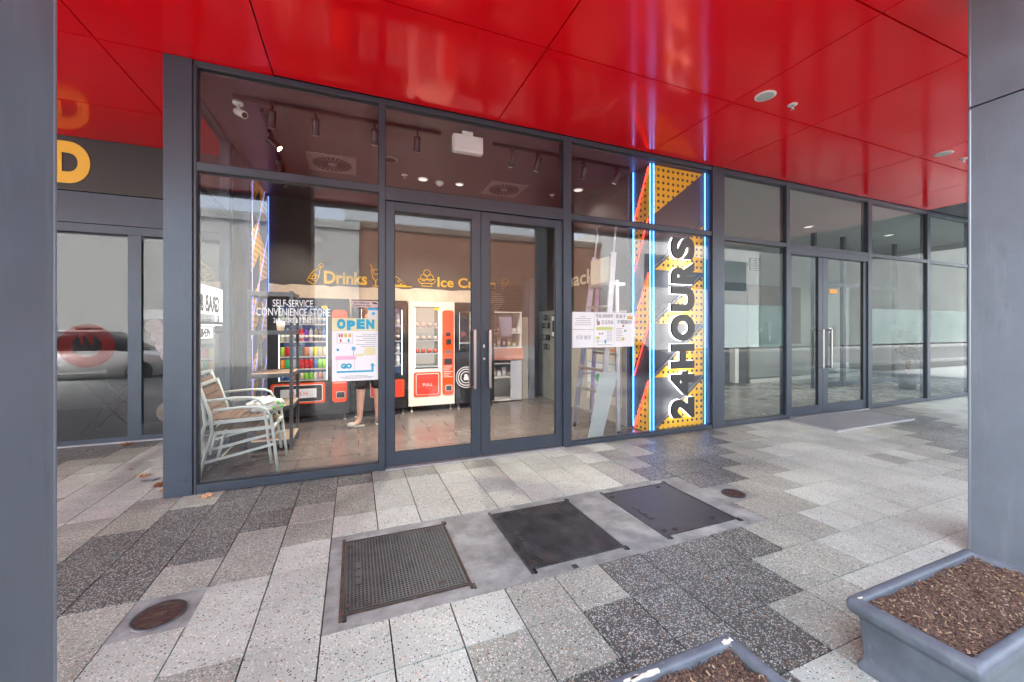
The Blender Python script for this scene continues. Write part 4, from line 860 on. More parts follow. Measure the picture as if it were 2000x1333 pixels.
# ---- west wall panel with pale neon
wp = thing('neon_wall_panel', 'yellow perforated wall panel with slanting white neon behind the shelving', 'sign', (-1.33, 7.0, 0))
bx('backing', WPANEL, wp, -1.339, -1.327, 6.40, 7.52, .02, 3.58)
def clip(poly, lo=.03, hi=3.56):
    out = []
    for zc_, keep in ((lo, 1), (hi, -1)):
        out = []
        for a, b in zip(poly, poly[1:]+poly[:1]):
            ia, ib = (a[1]-zc_)*keep >= 0, (b[1]-zc_)*keep >= 0
            if ia: out.append(a)
            if ia != ib: f = (zc_-a[1])/(b[1]-a[1]); out.append((a[0]+(b[0]-a[0])*f, zc_))
        poly = out
        if len(poly) < 3: return None
    return poly
for i in range(6):
    z = -1.35+.95*i
    for q in ([(6.43, z+.28), (6.93, z+.62), (6.93, z+.08), (6.43, z-.28)], [(6.97, z+1.32), (7.5, z+1.1), (7.5, z+.72), (6.97, z+.62)]):
        q = clip(q)
        if q: MB().yz(q, -1.326, .004).build('perforated_panel', PERFY, wp)
    q = [(6.42, z), (7.5, z+1.45)]; f0 = max(0, (.03-z)/1.45); f1 = min(1, (3.56-z)/1.45)
    if f1 > f0: MB().tube([(-1.312, 6.42+1.08*f0, z+1.45*f0), (-1.312, 6.42+1.08*f1, z+1.45*f1)], .006, 6).build('neon_tube', NWHT, wp)
for y in (6.415, 7.515): MB().tube([(-1.31, y, .03), (-1.31, y, 3.57)], .006, 6, up=(0, 1, 0)).build('neon_tube', NWHT if y < 7 else neon('blue_white_neon', (.12, .2, 1.), .35), wp)
# ---- lit window sign facing the passage, seen mirrored from inside
gs = thing('lit_window_sign', 'white lit GRAB & GO VENDING sign in the passage window, mirrored from inside', 'sign', (-1.37, 4.85, 1.25))
bx('light_panel', SIGNW, gs, -1.386, -1.38, 4.32, 5.26, 1.545, 1.79); bx('top_bar', SIGNW, gs, -1.386, -1.376, 4.30, 5.33, 1.80, 1.83)
bx('end_bar', SIGNW, gs, -1.386, -1.376, 5.265, 5.33, 1.47, 1.799); bx('lower_bar', SIGNW, gs, -1.386, -1.378, 4.3, 5.33, 1.43, 1.44)
bx('light_panel', SIGNW, gs, -1.386, -1.38, 4.32, 5.02, 1.30, 1.415); bx('rail', FRAME, gs, -1.388, -1.374, 4.3, 5.34, 1.441, 1.468); bx('rail', SATIN, gs, -1.388, -1.374, 5.05, 5.34, 1.355, 1.368)
text('GRAB & GO', .235, SATIN, gs, 'lettering', (-1.376, 4.77, 1.575), right=(0, -1, 0), width=.9, ext=.002, bold=.006); text('VENDING', .115, SATIN, gs, 'lettering', (-1.376, 4.66, 1.318), right=(0, -1, 0), width=.56, ext=.002, bold=.003)
for y in (4.5, 5.1): MB().tube([(-1.383, y, 1.42), (-1.401, y, 1.42)], .006, 6).build('standoff', STEEL, gs)

# ---- posters and notices stuck inside the glass
YP = D+.0155
op = thing('open_poster', 'white OPEN poster with teal lettering and a pink desk drawing on the window', 'poster', (.014, YP, .9))
bx('sheet', PAPER, op, -.196, .224, YP, YP+.0035, .895, 1.375); bx('header', mat('cream_print', (.72, .69, .42), .6), op, -.196, .224, YP, YP+.0035, 1.3755, 1.497)
for i, (ch, dz) in enumerate(zip('OPEN', (.0, -.012, .0, .0))): text(ch, .115, TEAL, op, 'lettering', (-.115+.087*i, YP-.0008, 1.402+dz), width=.076, bold=.009, ext=.0006)
PINK = mat('pink_print', (.75, .45, .6), .6); PGREY = mat('pale_print', (.6, .6, .6), .6)
fl = lambda n, m, a, b, c, d_, y=YP-.0008: bx(n, m, op, a, b, y, y+.0007, c, d_)
fl('drawing', PGREY, -.156, -.012, 1.255, 1.352); fl('drawing', PAPER, -.148, -.018, 1.262, 1.346, YP-.0016)
for x, z, m in ((-.13, 1.315, 'red'), (-.108, 1.315, 'red'), (-.08, 1.315, 'yellow'), (-.044, 1.315, 'yellow'), (-.12, 1.268, 'red'), (-.05, 1.268, 'blue')):
    fl('drawing', mat('print_'+m, dict(red=(.5, .12, .1), yellow=(.6, .42, .08), blue=(.05, .35, .5))[m], .6), x-.008, x+(.008 if m != 'yellow' else .016), z, z+.03, YP-.0022)
fl('drawing', PINK, -.165, .015, 1.10, 1.135); fl('drawing', mat('lilac_leg', (.6, .55, .62), .6), -.155, -.150, .995, 1.10); fl('drawing', MATS['lilac_leg'], .0, .005, .995, 1.10)
MB().xz(circ(-.005, 1.205, .02, 14), YP-.0009, .0008).build('drawing', mat('mirror_print', (.15, .4, .6), .6), op); fl('drawing', MATS['mirror_print'], -.008, -.002, 1.135, 1.186); MB().xz(circ(-.145, 1.195, .013, 12), YP-.0009, .0008).build('drawing', TEAL, op)
MB().xz(rrect(.092, .196, 1.135, 1.215, .025), YP-.0009, .0008).build('drawing', MATS['cream_print'], op); MB().xz(rrect(.01, .088, 1.13, 1.152, .01), YP-.0009, .0008).build('drawing', MATS['cream_print'], op)
text('GO', .06, TEAL, op, 'lettering', (-.07, YP-.0008, 1.018), bold=.005, ext=.0006)
fl('arrow', TEAL, -.155, .176, .975, .992); fl('arrow', TEAL, .157, .176, .992, 1.035); MB().xz([(.142, 1.035), (.191, 1.035), (.1665, 1.062)], YP-.0008, .0007).build('arrow', TEAL, op)
text('Opening Hours', .021, INK, op, 'lettering', (.14, YP-.0008, 1.335), ext=.0003)
for i, (a, b) in enumerate(((.02, .2), (.08, .2), (.02, .2), (.1, .2), (.02, .19), (.06, .2))): fl('text_line', INK, a, b, 1.32-.0195*i, 1.324-.0195*i)
for i, (a, b) in enumerate(((-.08, .12), (-.13, .18), (-.10, .16))): fl('text_line', INK, a, b, .94-.012*i, .9435-.012*i)
sv = thing('camera_sticker', 'pale pink Surveillance Camera in Use sticker at the top of the OPEN poster', 'sticker', (.1, YP, 1.6))
bx('sheet', mat('pink_paper', (.62, .5, .48), .6), sv, -.022, .224, YP+.001, YP+.004, 1.605, 1.668); text('Surveillance', .030, INKD, sv, 'lettering', (.065, YP+.0005, 1.64), ext=.0003, bold=.0006); text('Camera in Use', .027, INKD, sv, 'lettering', (.065, YP+.0005, 1.614), ext=.0003, bold=.0006)
MB().xz([(.155, 1.655), (.19, 1.658), (.212, 1.648), (.205, 1.636), (.175, 1.640)], YP, .0009).build('camera_mark', INKD, sv)
bs_ = thing('payment_sticker', 'small white and blue payment sticker on the corner of the OPEN poster', 'sticker', (.175, YP, 1.5))
bx('sheet', mat('sticker_cream', (.7, .67, .6), .6), bs_, .125, .225, YP-.004, YP-.001, 1.487, 1.577); bx('header', mat('sticker_blue', (.02, .35, .68), .5), bs_, .125, .225, YP-.004, YP-.001, 1.5775, 1.599); MB().xz(circ(.175, 1.545, .016), YP-.005, .0009).build('mark', MATS['sticker_blue'], bs_)
def notice(x0, x1, z0, z1, lab):
    t = thing('paper_notice', lab, 'notice', ((x0+x1)/2, YP, z0)); bx('sheet', PAPER, t, x0+.0015, x1-.0015, YP, YP+.0035, z0+.0015, z1-.0015); return t
n1 = notice(2.414, 2.720, 1.386, 1.599, 'blank-looking typed notice above the copy-service notice on the window')
for i, (a, b) in enumerate(((2.53, 2.6), (2.45, 2.68), (2.47, 2.67), (2.45, 2.68), (2.45, 2.68))): bx('text_line', INK, n1, a, b, YP-.0007, YP-.0001, 1.54-.025*i, 1.545-.025*i)
n2 = notice(2.414, 2.720, 1.166, 1.384, 'white notice reading 打印 复印 below the typed one on the window')
text('打印 复印', .055, INK, n2, 'lettering', (2.567, YP-.0008, 1.27), ext=.0003, width=.2)
n3 = notice(2.722, 3.020, 1.166, 1.598, 'hand-drawn drinks notice with a yellow bar on the window, middle sheet')
text('饮品 自助酒吧', .05, INKD, n3, 'lettering', (2.871, YP-.0008, 1.535), ext=.0003, width=.25); text('正式开启', .055, INKD, n3, 'lettering', (2.91, YP-.0008, 1.455), ext=.0003, width=.17)
LIME = mat('lime_print', (.55, .62, .22), .6)
MB().xz(rrect(2.75, 2.99, 1.378, 1.418, .008), YP-.0008, .0007).build('bar', LIME, n3)
for a, b, c, d_, m in ((2.757, 2.772, 1.44, 1.515, TEAL), (2.775, 2.80, 1.44, 1.49, MATS['print_red']), (2.745, 2.80, 1.27, 1.30, LIME), (2.77, 2.776, 1.215, 1.268, INK), (2.87, 2.895, 1.215, 1.26, TEAL), (2.76, 2.98, 1.195, 1.2, INK), (2.74, 2.99, 1.24, 1.243, INK)): bx('drawing', m, n3, a, b, YP-.0008, YP-.0001, c, d_)
for i in range(7): bx('text_line', INK, n3, 2.90, 2.985, YP-.0008, YP-.0001, 1.36-.017*i, 1.364-.017*i)
for a, b in ((2.80, 2.84), (2.84, 2.88)): MB().xz(circ(a, 1.335, .012, 10), YP-.0008, .0007).build('drawing', INK if a > 2.82 else MATS['print_red'], n3)
n4 = notice(3.022, 3.312, 1.168, 1.596, 'hand-drawn yoghurt notice with a yellow crown on the window beside the neon')
text('奶皮子', .055, INKD, n4, 'lettering', (3.115, YP-.0008, 1.53), ext=.0003, width=.15); text('子糯酸奶', .055, INKD, n4, 'lettering', (3.165, YP-.0008, 1.46), ext=.0003, width=.23)
MB().xz([(3.215, 1.515), (3.29, 1.515), (3.295, 1.565), (3.27, 1.545), (3.25, 1.57), (3.235, 1.545), (3.21, 1.565)], YP-.0008, .0007).build('drawing', MATS['print_yellow'], n4)
for i in range(8): bx('text_line', INK, n4, 3.04, 3.145-.02*(i % 2), YP-.0008, YP-.0001, 1.395-.022*i, 1.4-.022*i)
MB().xz(circ(3.15, 1.43, .015, 10), YP-.0008, .0007).build('drawing', MATS['print_red'], n4); MB().xz(circ(3.15, 1.265, .022, 10), YP-.0008, .0007).build('drawing', MATS['print_yellow'], n4); MB().xz(circ(3.18, 1.37, .018, 10), YP-.0008, .0007).build('drawing', mat('print_green', (.25, .45, .2), .6), n4)

# ---- ceiling fittings in the shop
def spot(parent, x, y, tilt, az, lit=False, power=17.):
    bx('adaptor', BLACK, parent, x-.018, x+.018, y-.045, y+.045, IC-.05, IC-.031); MB().tube([(x, y, IC-.05), (x, y, IC-.12)], .008, 6).build('stem', BLACK, parent)
    d = Vector((math.cos(az)*math.sin(tilt), math.sin(az)*math.sin(tilt), -math.cos(tilt))); c = Vector((x, y, IC-.12))-d*.03
    h = MB().tube([c, c+d*.012, c+d*.155, c+d*.16], [.03, .037, .037, .034], 16).build('spot_head', mat('spot_black', (.025, .02, .022), .35), parent)
    MB().tube([c+d*.1602, c+d*.162], [.029, .028], 16).build('lens', LAMPE if lit else neon('dim_lens', (1., .9, .8), .02), h)  # lenses of the unlit heads get a faint added glow
    l = bpy.data.lights.new('spot_and_fill_lamp', 'SPOT'); l.energy = 28 if lit else power; l.color = (1, .82, .6) if lit else (1, .9, .8); l.spot_size = 1.15; l.spot_blend = .6; l.shadow_soft_size = .03  # heads that are not lit carry an added lamp to brighten the shop
    lo = bpy.data.objects.new('spot_and_fill_lamp', l); COL.objects.link(lo); lo.parent = parent; o = Vector(WL[parent]); lo.location = c+d*.175-o; lo.rotation_euler = (-d).to_track_quat('Z', 'Y').to_euler()
def track(lab, a, b):
    t = thing('track_light', lab, 'track light', ((a[0]+b[0])/2, (a[1]+b[1])/2, IC), group='black ceiling track lights')
    MB().beam((a[0], a[1], IC-.016), (b[0], b[1], IC-.016), .034, .031).build('rail', BLACK, t); return t
t1 = track('black track light with four heads over the window side of the door', (-1.06, 4.42), (.90, 4.42))
for x, az in ((-.74, -1.3), (-.36, -1.5), (.20, -1.6), (.645, -1.6)): spot(t1, x, 4.42, .42, az+PI)
t2 = track('black track light with four heads between the door and the neon pillar', (1.52, 4.42), (3.48, 4.42))
for x, az in ((1.78, 1.9), (2.12, 1.9), (2.78, 1.6), (3.30, 2.3)): spot(t2, x, 4.42, .4, az, power=5. if x > 2.5 else 17.)
t3 = track('black track light running to the back wall with one lit amber head', (-.86, 4.60), (-.90, 6.5))
spot(t3, -.865, 5.05, .85, -.2, True); spot(t3, -.88, 5.68, .75, 1.7, power=8.); spot(t3, -.895, 6.2, .5, 1.6, power=4.)
def diffuser(cx, cyy, lab):
    t = thing('air_diffuser', lab, 'air vent', (cx, cyy, IC), group='swirl diffusers in the shop ceiling'); s = .295
    DV = mat('vent_paint', (.26, .21, .21), .45)
    bx('plate', DV, t, cx-s, cx+s, cyy-s, cyy+s, IC-.012, IC); 
    for k in range(24):
        a = 2*PI*k/24; b = a+.16; ri, ro = .06, .24
        MB().xy([(cx+ri*math.cos(a), cyy+ri*math.sin(a)), (cx+ro*math.cos(a), cyy+ro*math.sin(a)), (cx+ro*math.cos(b), cyy+ro*math.sin(b)), (cx+ri*math.cos(b), cyy+ri*math.sin(b))], IC-.0145, .0022).build('slot', BLACK, t)
diffuser(-.27, 5.79, 'square ceiling air vent with swirl slots near the lit track head'); diffuser(2.2, 5.85, 'square ceiling air vent with swirl slots over the door of the shop')
def disc(name, x, y, z, r, lab, cat, grp, lamp=0, m=DOWNE):
    t = thing(name, lab, cat, (x, y, z), group=grp)
    MB().lathe([(r*1.0, 0), (r*1.0, -.006), (r*.82, -.01)], (x, y, z), 24).build('trim', WHITE, t); MB().lathe([(r*.8, -.0101), (r*.78, -.013)], (x, y, z), 24).build('diffuser', m, t)
    if lamp:
        l = bpy.data.lights.new('downlight_and_fill_lamp', 'SPOT'); l.spot_size = 2.3; l.spot_blend = .7; l.shadow_soft_size = r*.7; l.energy = lamp*2; l.color = (1, .93, .84); lo = bpy.data.objects.new('downlight_and_fill_lamp', l); COL.objects.link(lo); lo.parent = t; lo.location = (0, 0, -.02)  # shop downlights are unlit fittings; their lamp is added as fill
disc('downlight', .94, 5.89, IC, .075, 'round ceiling downlight beside the smoke detector, window side', 'downlight', 'downlights in the shop ceiling', 13)
disc('downlight', 1.49, 5.89, IC, .065, 'round ceiling downlight beside the smoke detector, vent side', 'downlight', 'downlights in the shop ceiling', 13)
disc('downlight', 3.3, 5.43, IC, .08, 'round ceiling downlight next to the charcoal side wall', 'downlight', 'downlights in the shop ceiling', 1.5)
sm = thing('smoke_detector', 'white domed smoke detector between two downlights', 'detector', (1.19, 5.92, IC)); MB().lathe([(.06, 0), (.06, -.02), (.045, -.045), (.03, -.05)], (1.19, 5.92, IC), 18).build('dome', WHITE, sm); MB().lathe([(.02, -.0501), (.018, -.062)], (1.19, 5.92, IC), 12).build('sensor', WHITE, sm)
def sprinkler(x, y, z, lab):
    t = thing('sprinkler_head', lab, 'sprinkler', (x, y, z), group='sprinkler heads'); MB().lathe([(.042, 0), (.042, -.006), (.03, -.01)], (x, y, z), 18).build('rose', WHITE, t)
    MB().tube([(x, y, z-.01), (x, y, z-.045)], .01, 8).build('body', STEEL, t); MB().lathe([(.018, -.045), (.018, -.049)], (x, y, z), 12).build('deflector', STEEL, t)
sprinkler(.67, 5.83, IC, 'sprinkler head in the shop ceiling beside the downlight pair'); sprinkler(3.03, 5.8, IC, 'sprinkler head in the shop ceiling beyond the second vent'); sprinkler(4.12, 2.66, CZ, 'sprinkler head in the red soffit beside the round downlight')
sprinkler(7.55, 2.66, CZ, 'sprinkler head in the red soffit over the lobby doors')
sp_ = thing('ceiling_speaker', 'round dark ceiling speaker near the first air vent', 'speaker', (.435, 5.37, IC)); MB().lathe([(.1, 0), (.1, -.006), (.085, -.008)], (.435, 5.37, IC), 22).build('ring', MATS['vent_paint'], sp_); MB().lathe([(.08, -.0081), (.078, -.0095)], (.435, 5.37, IC), 22).build('grille', BLACK, sp_)
disc('downlight', 3.715, 2.655, CZ, .092, 'round white downlight in the red soffit over the pit covers', 'downlight', 'downlights in the red soffit', 0, mat('lamp_off', (.5, .48, .42), .4)); disc('downlight', 7.085, 2.675, CZ, .092, 'round white downlight in the red soffit over the entrance mat', 'downlight', 'downlights in the red soffit', 0, MATS['lamp_off'])
eb = thing('emergency_light', 'white rounded emergency light box hung behind the glass over the doors', 'light box', (1.18, 4.3, 3.46))
bx('box', WHITE, eb, 1.005, 1.354, 4.25, 4.34, 3.355, 3.55, bevel=.02); bx('face', mat('box_face', (.8, .82, .83), .25), eb, 1.025, 1.334, 4.243, 4.2495, 3.378, 3.528, bevel=.003); bx('bracket', WHITE, eb, 1.12, 1.24, 4.28, 4.32, 3.55, IC)
sc_ = thing('security_camera', 'white bullet security camera at the start of the ceiling track', 'camera', (-1.05, 4.55, IC))
MB().lathe([(.045, 0), (.045, -.025), (.02, -.03)], (-1.05, 4.55, IC), 16).build('base', WHITE, sc_); MB().tube([(-1.05, 4.55, IC-.03), (-1.03, 4.54, IC-.09)], .014, 8).build('arm', WHITE, sc_); MB().tube([(-1.06, 4.56, IC-.09), (-.98, 4.48, IC-.15)], .034, 12).build('barrel', WHITE, sc_); MB().tube([(-.979, 4.479, IC-.1508), (-.976, 4.476, IC-.153)], .026, 12).build('lens', BLACK, sc_)

# ---- the customer at the machines (mostly behind the poster)
def skinbody(name, verts, edges, radii, m, parent=None, loc=(0, 0, 0), sub=2, root=0):
    me = bpy.data.meshes.new(name); me.from_pydata(verts, edges, []); o = bpy.data.objects.new(name, me); COL.objects.link(o)
    sk = o.modifiers.new('skin', 'SKIN'); sk.use_smooth_shade = True; ss = o.modifiers.new('sub', 'SUBSURF'); ss.levels = ss.render_levels = sub
    for i, r in enumerate(radii): me.skin_vertices[0].data[i].radius = r if isinstance(r, tuple) else (r, r)
    me.skin_vertices[0].data[root].use_root = True
    me.materials.append(m); o.parent = parent; return o
pe = thing('person', 'person in black shorts and pale slippers standing at the vending machines', 'person', (.20, 6.02, 0))
hp = .86
V = [(0, 0, hp), (0, .01, 1.08), (0, .0, 1.30), (0, 0, 1.41), (0, -.01, 1.50), (0, -.01, 1.60), (0, -.012, 1.66),
     (-.10, 0, .80), (-.115, 0, .46), (-.13, .03, .10), (-.16, .02, .045), (-.25, .0, .035), (.10, 0, .80), (.115, .01, .46), (.12, .03, .10), (.125, .09, .045), (.125, .18, .035),
     (-.17, 0, 1.36), (-.25, .02, 1.10), (-.19, .20, .98), (-.16, .26, .97), (.17, 0, 1.36), (.24, .04, 1.10), (.17, .22, 1.05), (.15, .28, 1.05)]
E_ = [(0, 1), (1, 2), (2, 3), (3, 4), (4, 5), (5, 6), (0, 7), (7, 8), (8, 9), (9, 10), (10, 11), (0, 12), (12, 13), (13, 14), (14, 15), (15, 16), (2, 17), (17, 18), (18, 19), (19, 20), (2, 21), (21, 22), (22, 23), (23, 24)]
RD = [(.14, .1), (.13, .095), (.15, .1), .06, .075, .095, .05, .085, .062, .04, .042, .025, .085, .062, .04, .042, .025, .055, .042, .032, .028, .055, .042, .032, .028]
skinbody('body', V, E_, RD, SKIN, pe)
skinbody('shirt', [(0, 0, .92), (0, .01, 1.1), (0, 0, 1.32), (-.17, 0, 1.37), (-.235, .01, 1.18), (.17, 0, 1.37), (.235, .02, 1.18)], [(0, 1), (1, 2), (2, 3), (3, 4), (2, 5), (5, 6)], [(.165, .12), (.15, .115), (.165, .115), .07, .062, .07, .062], mat('shirt_grey', (.09, .095, .1), .85), pe)
skinbody('shorts', [(0, 0, .93), (0, 0, .84), (-.10, 0, .76), (-.12, 0, .52), (.10, 0, .76), (.12, .01, .52)], [(0, 1), (1, 2), (2, 3), (1, 4), (4, 5)], [(.15, .115), (.16, .12), .105, .10, .105, .10], mat('shorts_black', (.012, .012, .013), .7, bump=.4, bscale=20), pe)
hr = MB().lathe([(.02, 1.46), (.085, 1.5), (.105, 1.58), (.10, 1.65), (.07, 1.70), (.02, 1.715)], (0, .02, 0), 16).build('hair', mat('brown_hair', (.08, .035, .018), .6, bump=.6, bscale=60)); hr.parent = pe
for sx, (x, y) in ((-1, (-.18, .015)), (1, (.125, .09))):
    pts = [(x+(.13 if sx < 0 else .045)*math.cos(2*PI*i/14), y+(.045 if sx < 0 else .13)*math.sin(2*PI*i/14)) for i in range(14)]
    o = MB().prism(pts, lambda a, b, k: (a, b, k), .022).build('slipper_sole', mat('slipper', (.32, .32, .29), .7), None, bevel=.006); o.parent = pe
    o2 = MB().lathe([(.075, 0), (.072, .025), (.05, .05), (.01, .056)], n=16).build('slipper_upper', MATS['slipper']); o2.parent = pe
    o2.location = (x-.055, y-.005, .015) if sx < 0 else (x, y+.055, .015); o2.scale = (.95, .58, 1) if sx < 0 else (.58, .95, 1)
# ---- stool by the machines
st_ = thing('stool', 'low dark stool with an orange edge beside the customer', 'stool', (.42, 6.25, 0))
bx('seat', SATIN, st_, .30, .54, 6.13, 6.37, .40, .43, bevel=.006); bx('edge', ORANGE, st_, .30, .54, 6.122, 6.1295, .39, .435)
for x in (.33, .51):
    for y in (6.16, 6.34): MB().tube([(x, y, 0), (x, y, .40)], .012, 8).build('leg', SATIN, st_)
# ---- plant added behind the lobby glass, stands for reflected foliage
lp = thing('reflected_plant_standin', 'leafy green plant added behind the lobby glass in place of mirrored foliage', 'plant', (11.9, 5.1, 0))
MB().lathe([(.14, 0), (.19, .36), (.17, .36), (.15, .3)], (11.9, 5.1, 0), 18).build('pot', SATIN, lp)
pr_ = random.Random(9); LFM = mat('plant_leaf', (.05, .12, .04), .35, var=.3, scale=9)
stm = MB(); lfm = MB()
for i in range(7):
    a = pr_.uniform(0, 6.28); r_ = pr_.uniform(.1, .4); hgt = pr_.uniform(1.2, 1.75); p0 = Vector((11.9, 5.1, .3)); p2 = Vector((11.9+r_*math.cos(a), 5.1+r_*math.sin(a)*.7, hgt)); p1 = (p0+p2)/2+Vector((0, 0, .15))
    stm.tube([p0, p1, p2], [.012, .009, .004], 6)
    for q in range(60):
        f = pr_.uniform(.3, 1); c_ = p0*(1-f)**2+p1*2*f*(1-f)+p2*f*f; b_ = pr_.uniform(0, 6.28); d_ = Vector((math.cos(b_), math.sin(b_), pr_.uniform(-.6, .5))).normalized(); l_ = pr_.uniform(.14, .26); sd_ = d_.cross(Vector((0, 0, 1))).normalized()*l_*.28
        lfm.add([c_, c_+d_*l_*.5+sd_, c_+d_*l_, c_+d_*l_*.5-sd_, c_+d_*l_*.5+Vector((0, 0, -.012))], [(0, 1, 4), (1, 2, 4), (2, 3, 4), (3, 0, 4)])
stm.build('stem', WOOD, lp); lfm.build('foliage', LFM, lp)
# ---- lobby downlights
for x_, y_, w_ in ((6.4, 5.6, 'inside the lobby doors'), (9.2, 5.6, 'in front of the dark lobby wall'), (11.8, 5.4, 'over the inner glass screen')):
    disc('downlight', x_, y_, 3.62, .09, 'round lit ceiling downlight ' + w_, 'downlight', 'downlights in the lobby ceiling', 11)
# ---- folding table in the takeaway
tb = thing('folding_table', 'dark folding table with crossed legs inside the takeaway', 'table', (-3.0, 7.0, 0))
bx('top', SATIN, tb, -3.4, -2.62, 6.75, 7.25, .72, .74)
for y in (6.8, 7.2):
    MB().tube([(-3.3, y, 0), (-2.75, y, .72)], .011, 6).build('leg', SATIN, tb); MB().tube([(-2.72, y, 0), (-3.27, y, .72)], .011, 6).build('leg', SATIN, tb)

# ================================================================ ACROSS THE STREET (mirrored in the glass)
ow = thing('painted_brick_building', 'white-painted brick building with parapet across the street', 'building', (-12, -11.2, 0))
bx('wall', brickmat('painted_brick', (.62, .61, .58), (.56, .55, .52), (.5, .49, .46)), ow, -40, .2, -12, -11, -.05, 5.85); bx('parapet', mat('pale_coping', (.45, .45, .43), .8), ow, -40, .25, -12.1, -10.9, 5.85, 6.2)
bb = thing('brown_brick_building', 'brown brick building with tall blank wall across the street', 'building', (7, -11.2, 0))
bx('wall', brickmat('brown_brick', (.36, .155, .085), (.27, .115, .065), (.30, .2, .14)), bb, .22, 13.2, -12, -11.05, -.05, 6.0); bx('parapet', mat('brown_coping', (.24, .17, .13), .8), bb, .22, 13.25, -12.1, -10.98, 6.0, 6.3)
for x in (4.2, 9.6): bx('door', mat('door_grey', (.12, .12, .12), .6), bb, x, x+1.1, -11.06, -11.03, 0, 2.1)
bx('plinth', KERB, bb, .22, 13.2, -11.06, -10.99, -.04, .5)
pw_ = thing('pale_office_building', 'pale rendered building with glazed upper floor beyond the brick buildings', 'building', (26, -14, 0))
bx('wall', mat('pale_render', (.66, .66, .64), .8, var=.04), pw_, 14.0, 29, -22, -13, -.05, 7.5)
for i in range(3): 
    w = bx('window', mat('dark_window', (.06, .09, .11), .1), pw_, 18+3.6*i, 20.4+3.6*i, -13.04, -12.99, 4.2, 6.4); bx('sill', WHITE, w, 17.9+3.6*i, 20.5+3.6*i, -13.1, -12.985, 4.08, 4.19)
gb = thing('grey_block', 'long grey street block beyond the pale building', 'building', (60, -14, 0))
bx('wall', mat('grey_render', (.2, .21, .2), .8, var=.2, scale=.5), gb, 29.2, 110, -22, -13, -.05, 14)
tw = thing('office_tower', 'tall pale office tower rising behind the painted brick building', 'building', (2, -40, 0))
bx('core', mat('tower_grey', (.5, .53, .56), .6), tw, -1, 26, -55, -40, -.05, 21)
for i in range(6): bx('window_band', MATS['dark_window'], tw, -1, 26, -39.999, -39.9, 3+3*i, 4.6+3*i)
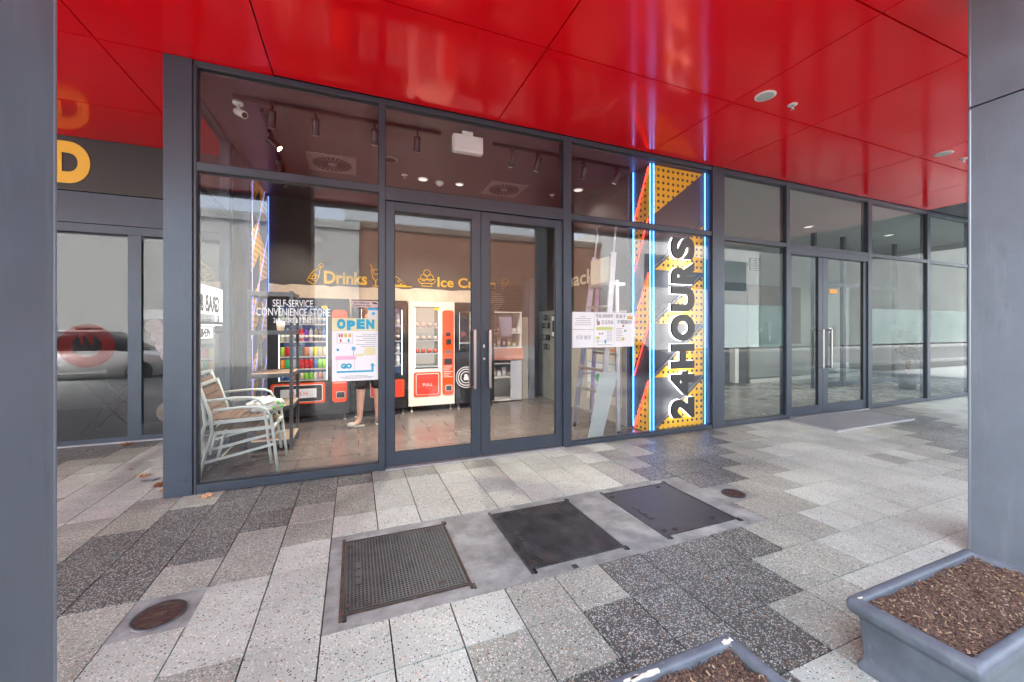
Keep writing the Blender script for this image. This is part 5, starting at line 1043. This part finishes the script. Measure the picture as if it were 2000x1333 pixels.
def car(lab, x, y, body, L_=4.3, Hh=1.45, Wd=1.76, wagon=False):
    t = thing('parked_car', lab, 'car', (x, y, -.15), group='cars parked along the kerb')
    ht = Hh; h2 = L_/2
    low = [(-h2, .32), (-h2+.03, .62), (-h2+.12, .86), (-h2+.5, .93), (h2-1.35, .92), (h2-.5, .80), (h2-.08, .66), (h2, .5), (h2-.02, .30), (h2-.3, .2), (-h2+.25, .2)]
    def loft(prof, wf, nm, m):
        b = MB(); vs = []; n = len(prof); S_ = [(-1, .0), (-.96, 1), (.96, 1), (1, 0)]
        ys = [(-.5, .95), (-.47, 1.), (0, 1.01), (.47, 1.), (.5, .95)]
        for yy, sc in ys:
            for px, pz in prof:
                w = wf(pz); vs.append((px*sc, yy*Wd*w, pz*(1 if abs(yy) < .48 else .995)))
        fs = [(i*n+k, i*n+(k+1) % n, (i+1)*n+(k+1) % n, (i+1)*n+k) for i in range(len(ys)-1) for k in range(n)] + [tuple(range(n-1, -1, -1)), tuple((len(ys)-1)*n+k for k in range(n))]
        b.add(vs, fs, True); me = b.mesh(nm); me.materials.append(m); return link(nm, me, t)
    loft(low, lambda z: 1-.06*abs(z-.6), 'body', body)
    rear = -h2+.12 if wagon else -h2+.28
    cab = [(rear-.02, .90), (rear+.18, ht-.12), (rear+.42, ht-.01), (0, ht), (.45, ht-.04), (h2-1.0, .90)]
    loft(cab, lambda z: .95-.22*max(0, z-.9)/.55, 'cabin_glass', mat('car_glass', (.02, .025, .03), .08))
    roof = [(rear+.22, ht-.07), (rear+.42, ht+.008), (0, ht+.012), (.46, ht-.028), (.5, ht-.06)]
    loft(roof, lambda z: .73, 'roof', body)
    for sx in (-1, 1):
        for f in (-1, 1):
            b = MB(); xx = f*(h2-.82); yy = sx*(Wd/2-.1)
            w = link('wheel', (lambda q: (q.materials.append(mat('tyre', (.02, .02, .02), .8)), q)[1])(MB().lathe([(.2, -.1), (.31, -.1), (.32, -.06), (.32, .06), (.31, .1), (.2, .1)], (xx, yy, .32), 22, 'Y').mesh('wheel')), t)
            rm = MB().lathe([(.05, -.085), (.2, -.08), (.2, .08), (.05, .085)], (xx, yy, .32), 12, 'Y').mesh('rim'); rm.materials.append(mat('alloy', (.5, .5, .52), .3, .8)); link('rim', rm, w)
        hl = MB().beam((h2-.28, sx*(Wd/2-.2), .70), (h2-.03, sx*(Wd/2-.3), .64), .3, .12).mesh('headlight'); hl.materials.append(mat('headlamp', (.7, .72, .75), .1)); link('headlight', hl, t)
        tl = MB().box(-h2-.005, -h2+.1, sx*(Wd/2-.2)-.1, sx*(Wd/2-.2)+.1, .68, .84).mesh('tail_light'); tl.materials.append(mat('tail_red', (.4, .01, .01), .3)); link('tail_light', tl, t)
        for cx in (-.55, .35):
            dl = MB().box(cx-.42, cx+.42, sx*Wd*.49-.004, sx*Wd*.49+.004, .3, .9).mesh('door'); dl.materials.append(body); d_ = link('door', dl, t)
    if wagon:
        for y_ in (-.5, .5): rk = MB().beam((-1.3, y_, ht+.09), (.3, y_, ht+.09), .04, .05).mesh('roof_rail'); rk.materials.append(STEEL); link('roof_rail', rk, t)
        for x_ in (-1., 0): 
            rk = MB().box(x_-.02, x_+.02, -.6, .6, ht+.0, ht+.07).mesh('rack_foot'); rk.materials.append(SATIN); link('rack_foot', rk, t)
    return t
car('silver hatchback parked along the kerb opposite the shop doors', 2.0, -2.6, mat('silver_paint', (.45, .47, .5), .25, .6, coat=.6))
car('white wagon with roof rails parked along the kerb opposite the takeaway', -7.2, -2.7, mat('white_car', (.7, .7, .7), .25, coat=.6), 4.6, 1.5, 1.8, True)
pc_ = car('dark blue hatchback parked along the kerb opposite the lobby', 7.6, -2.6, mat('dark_blue_car', (.02, .03, .06), .2, .3, coat=.7))
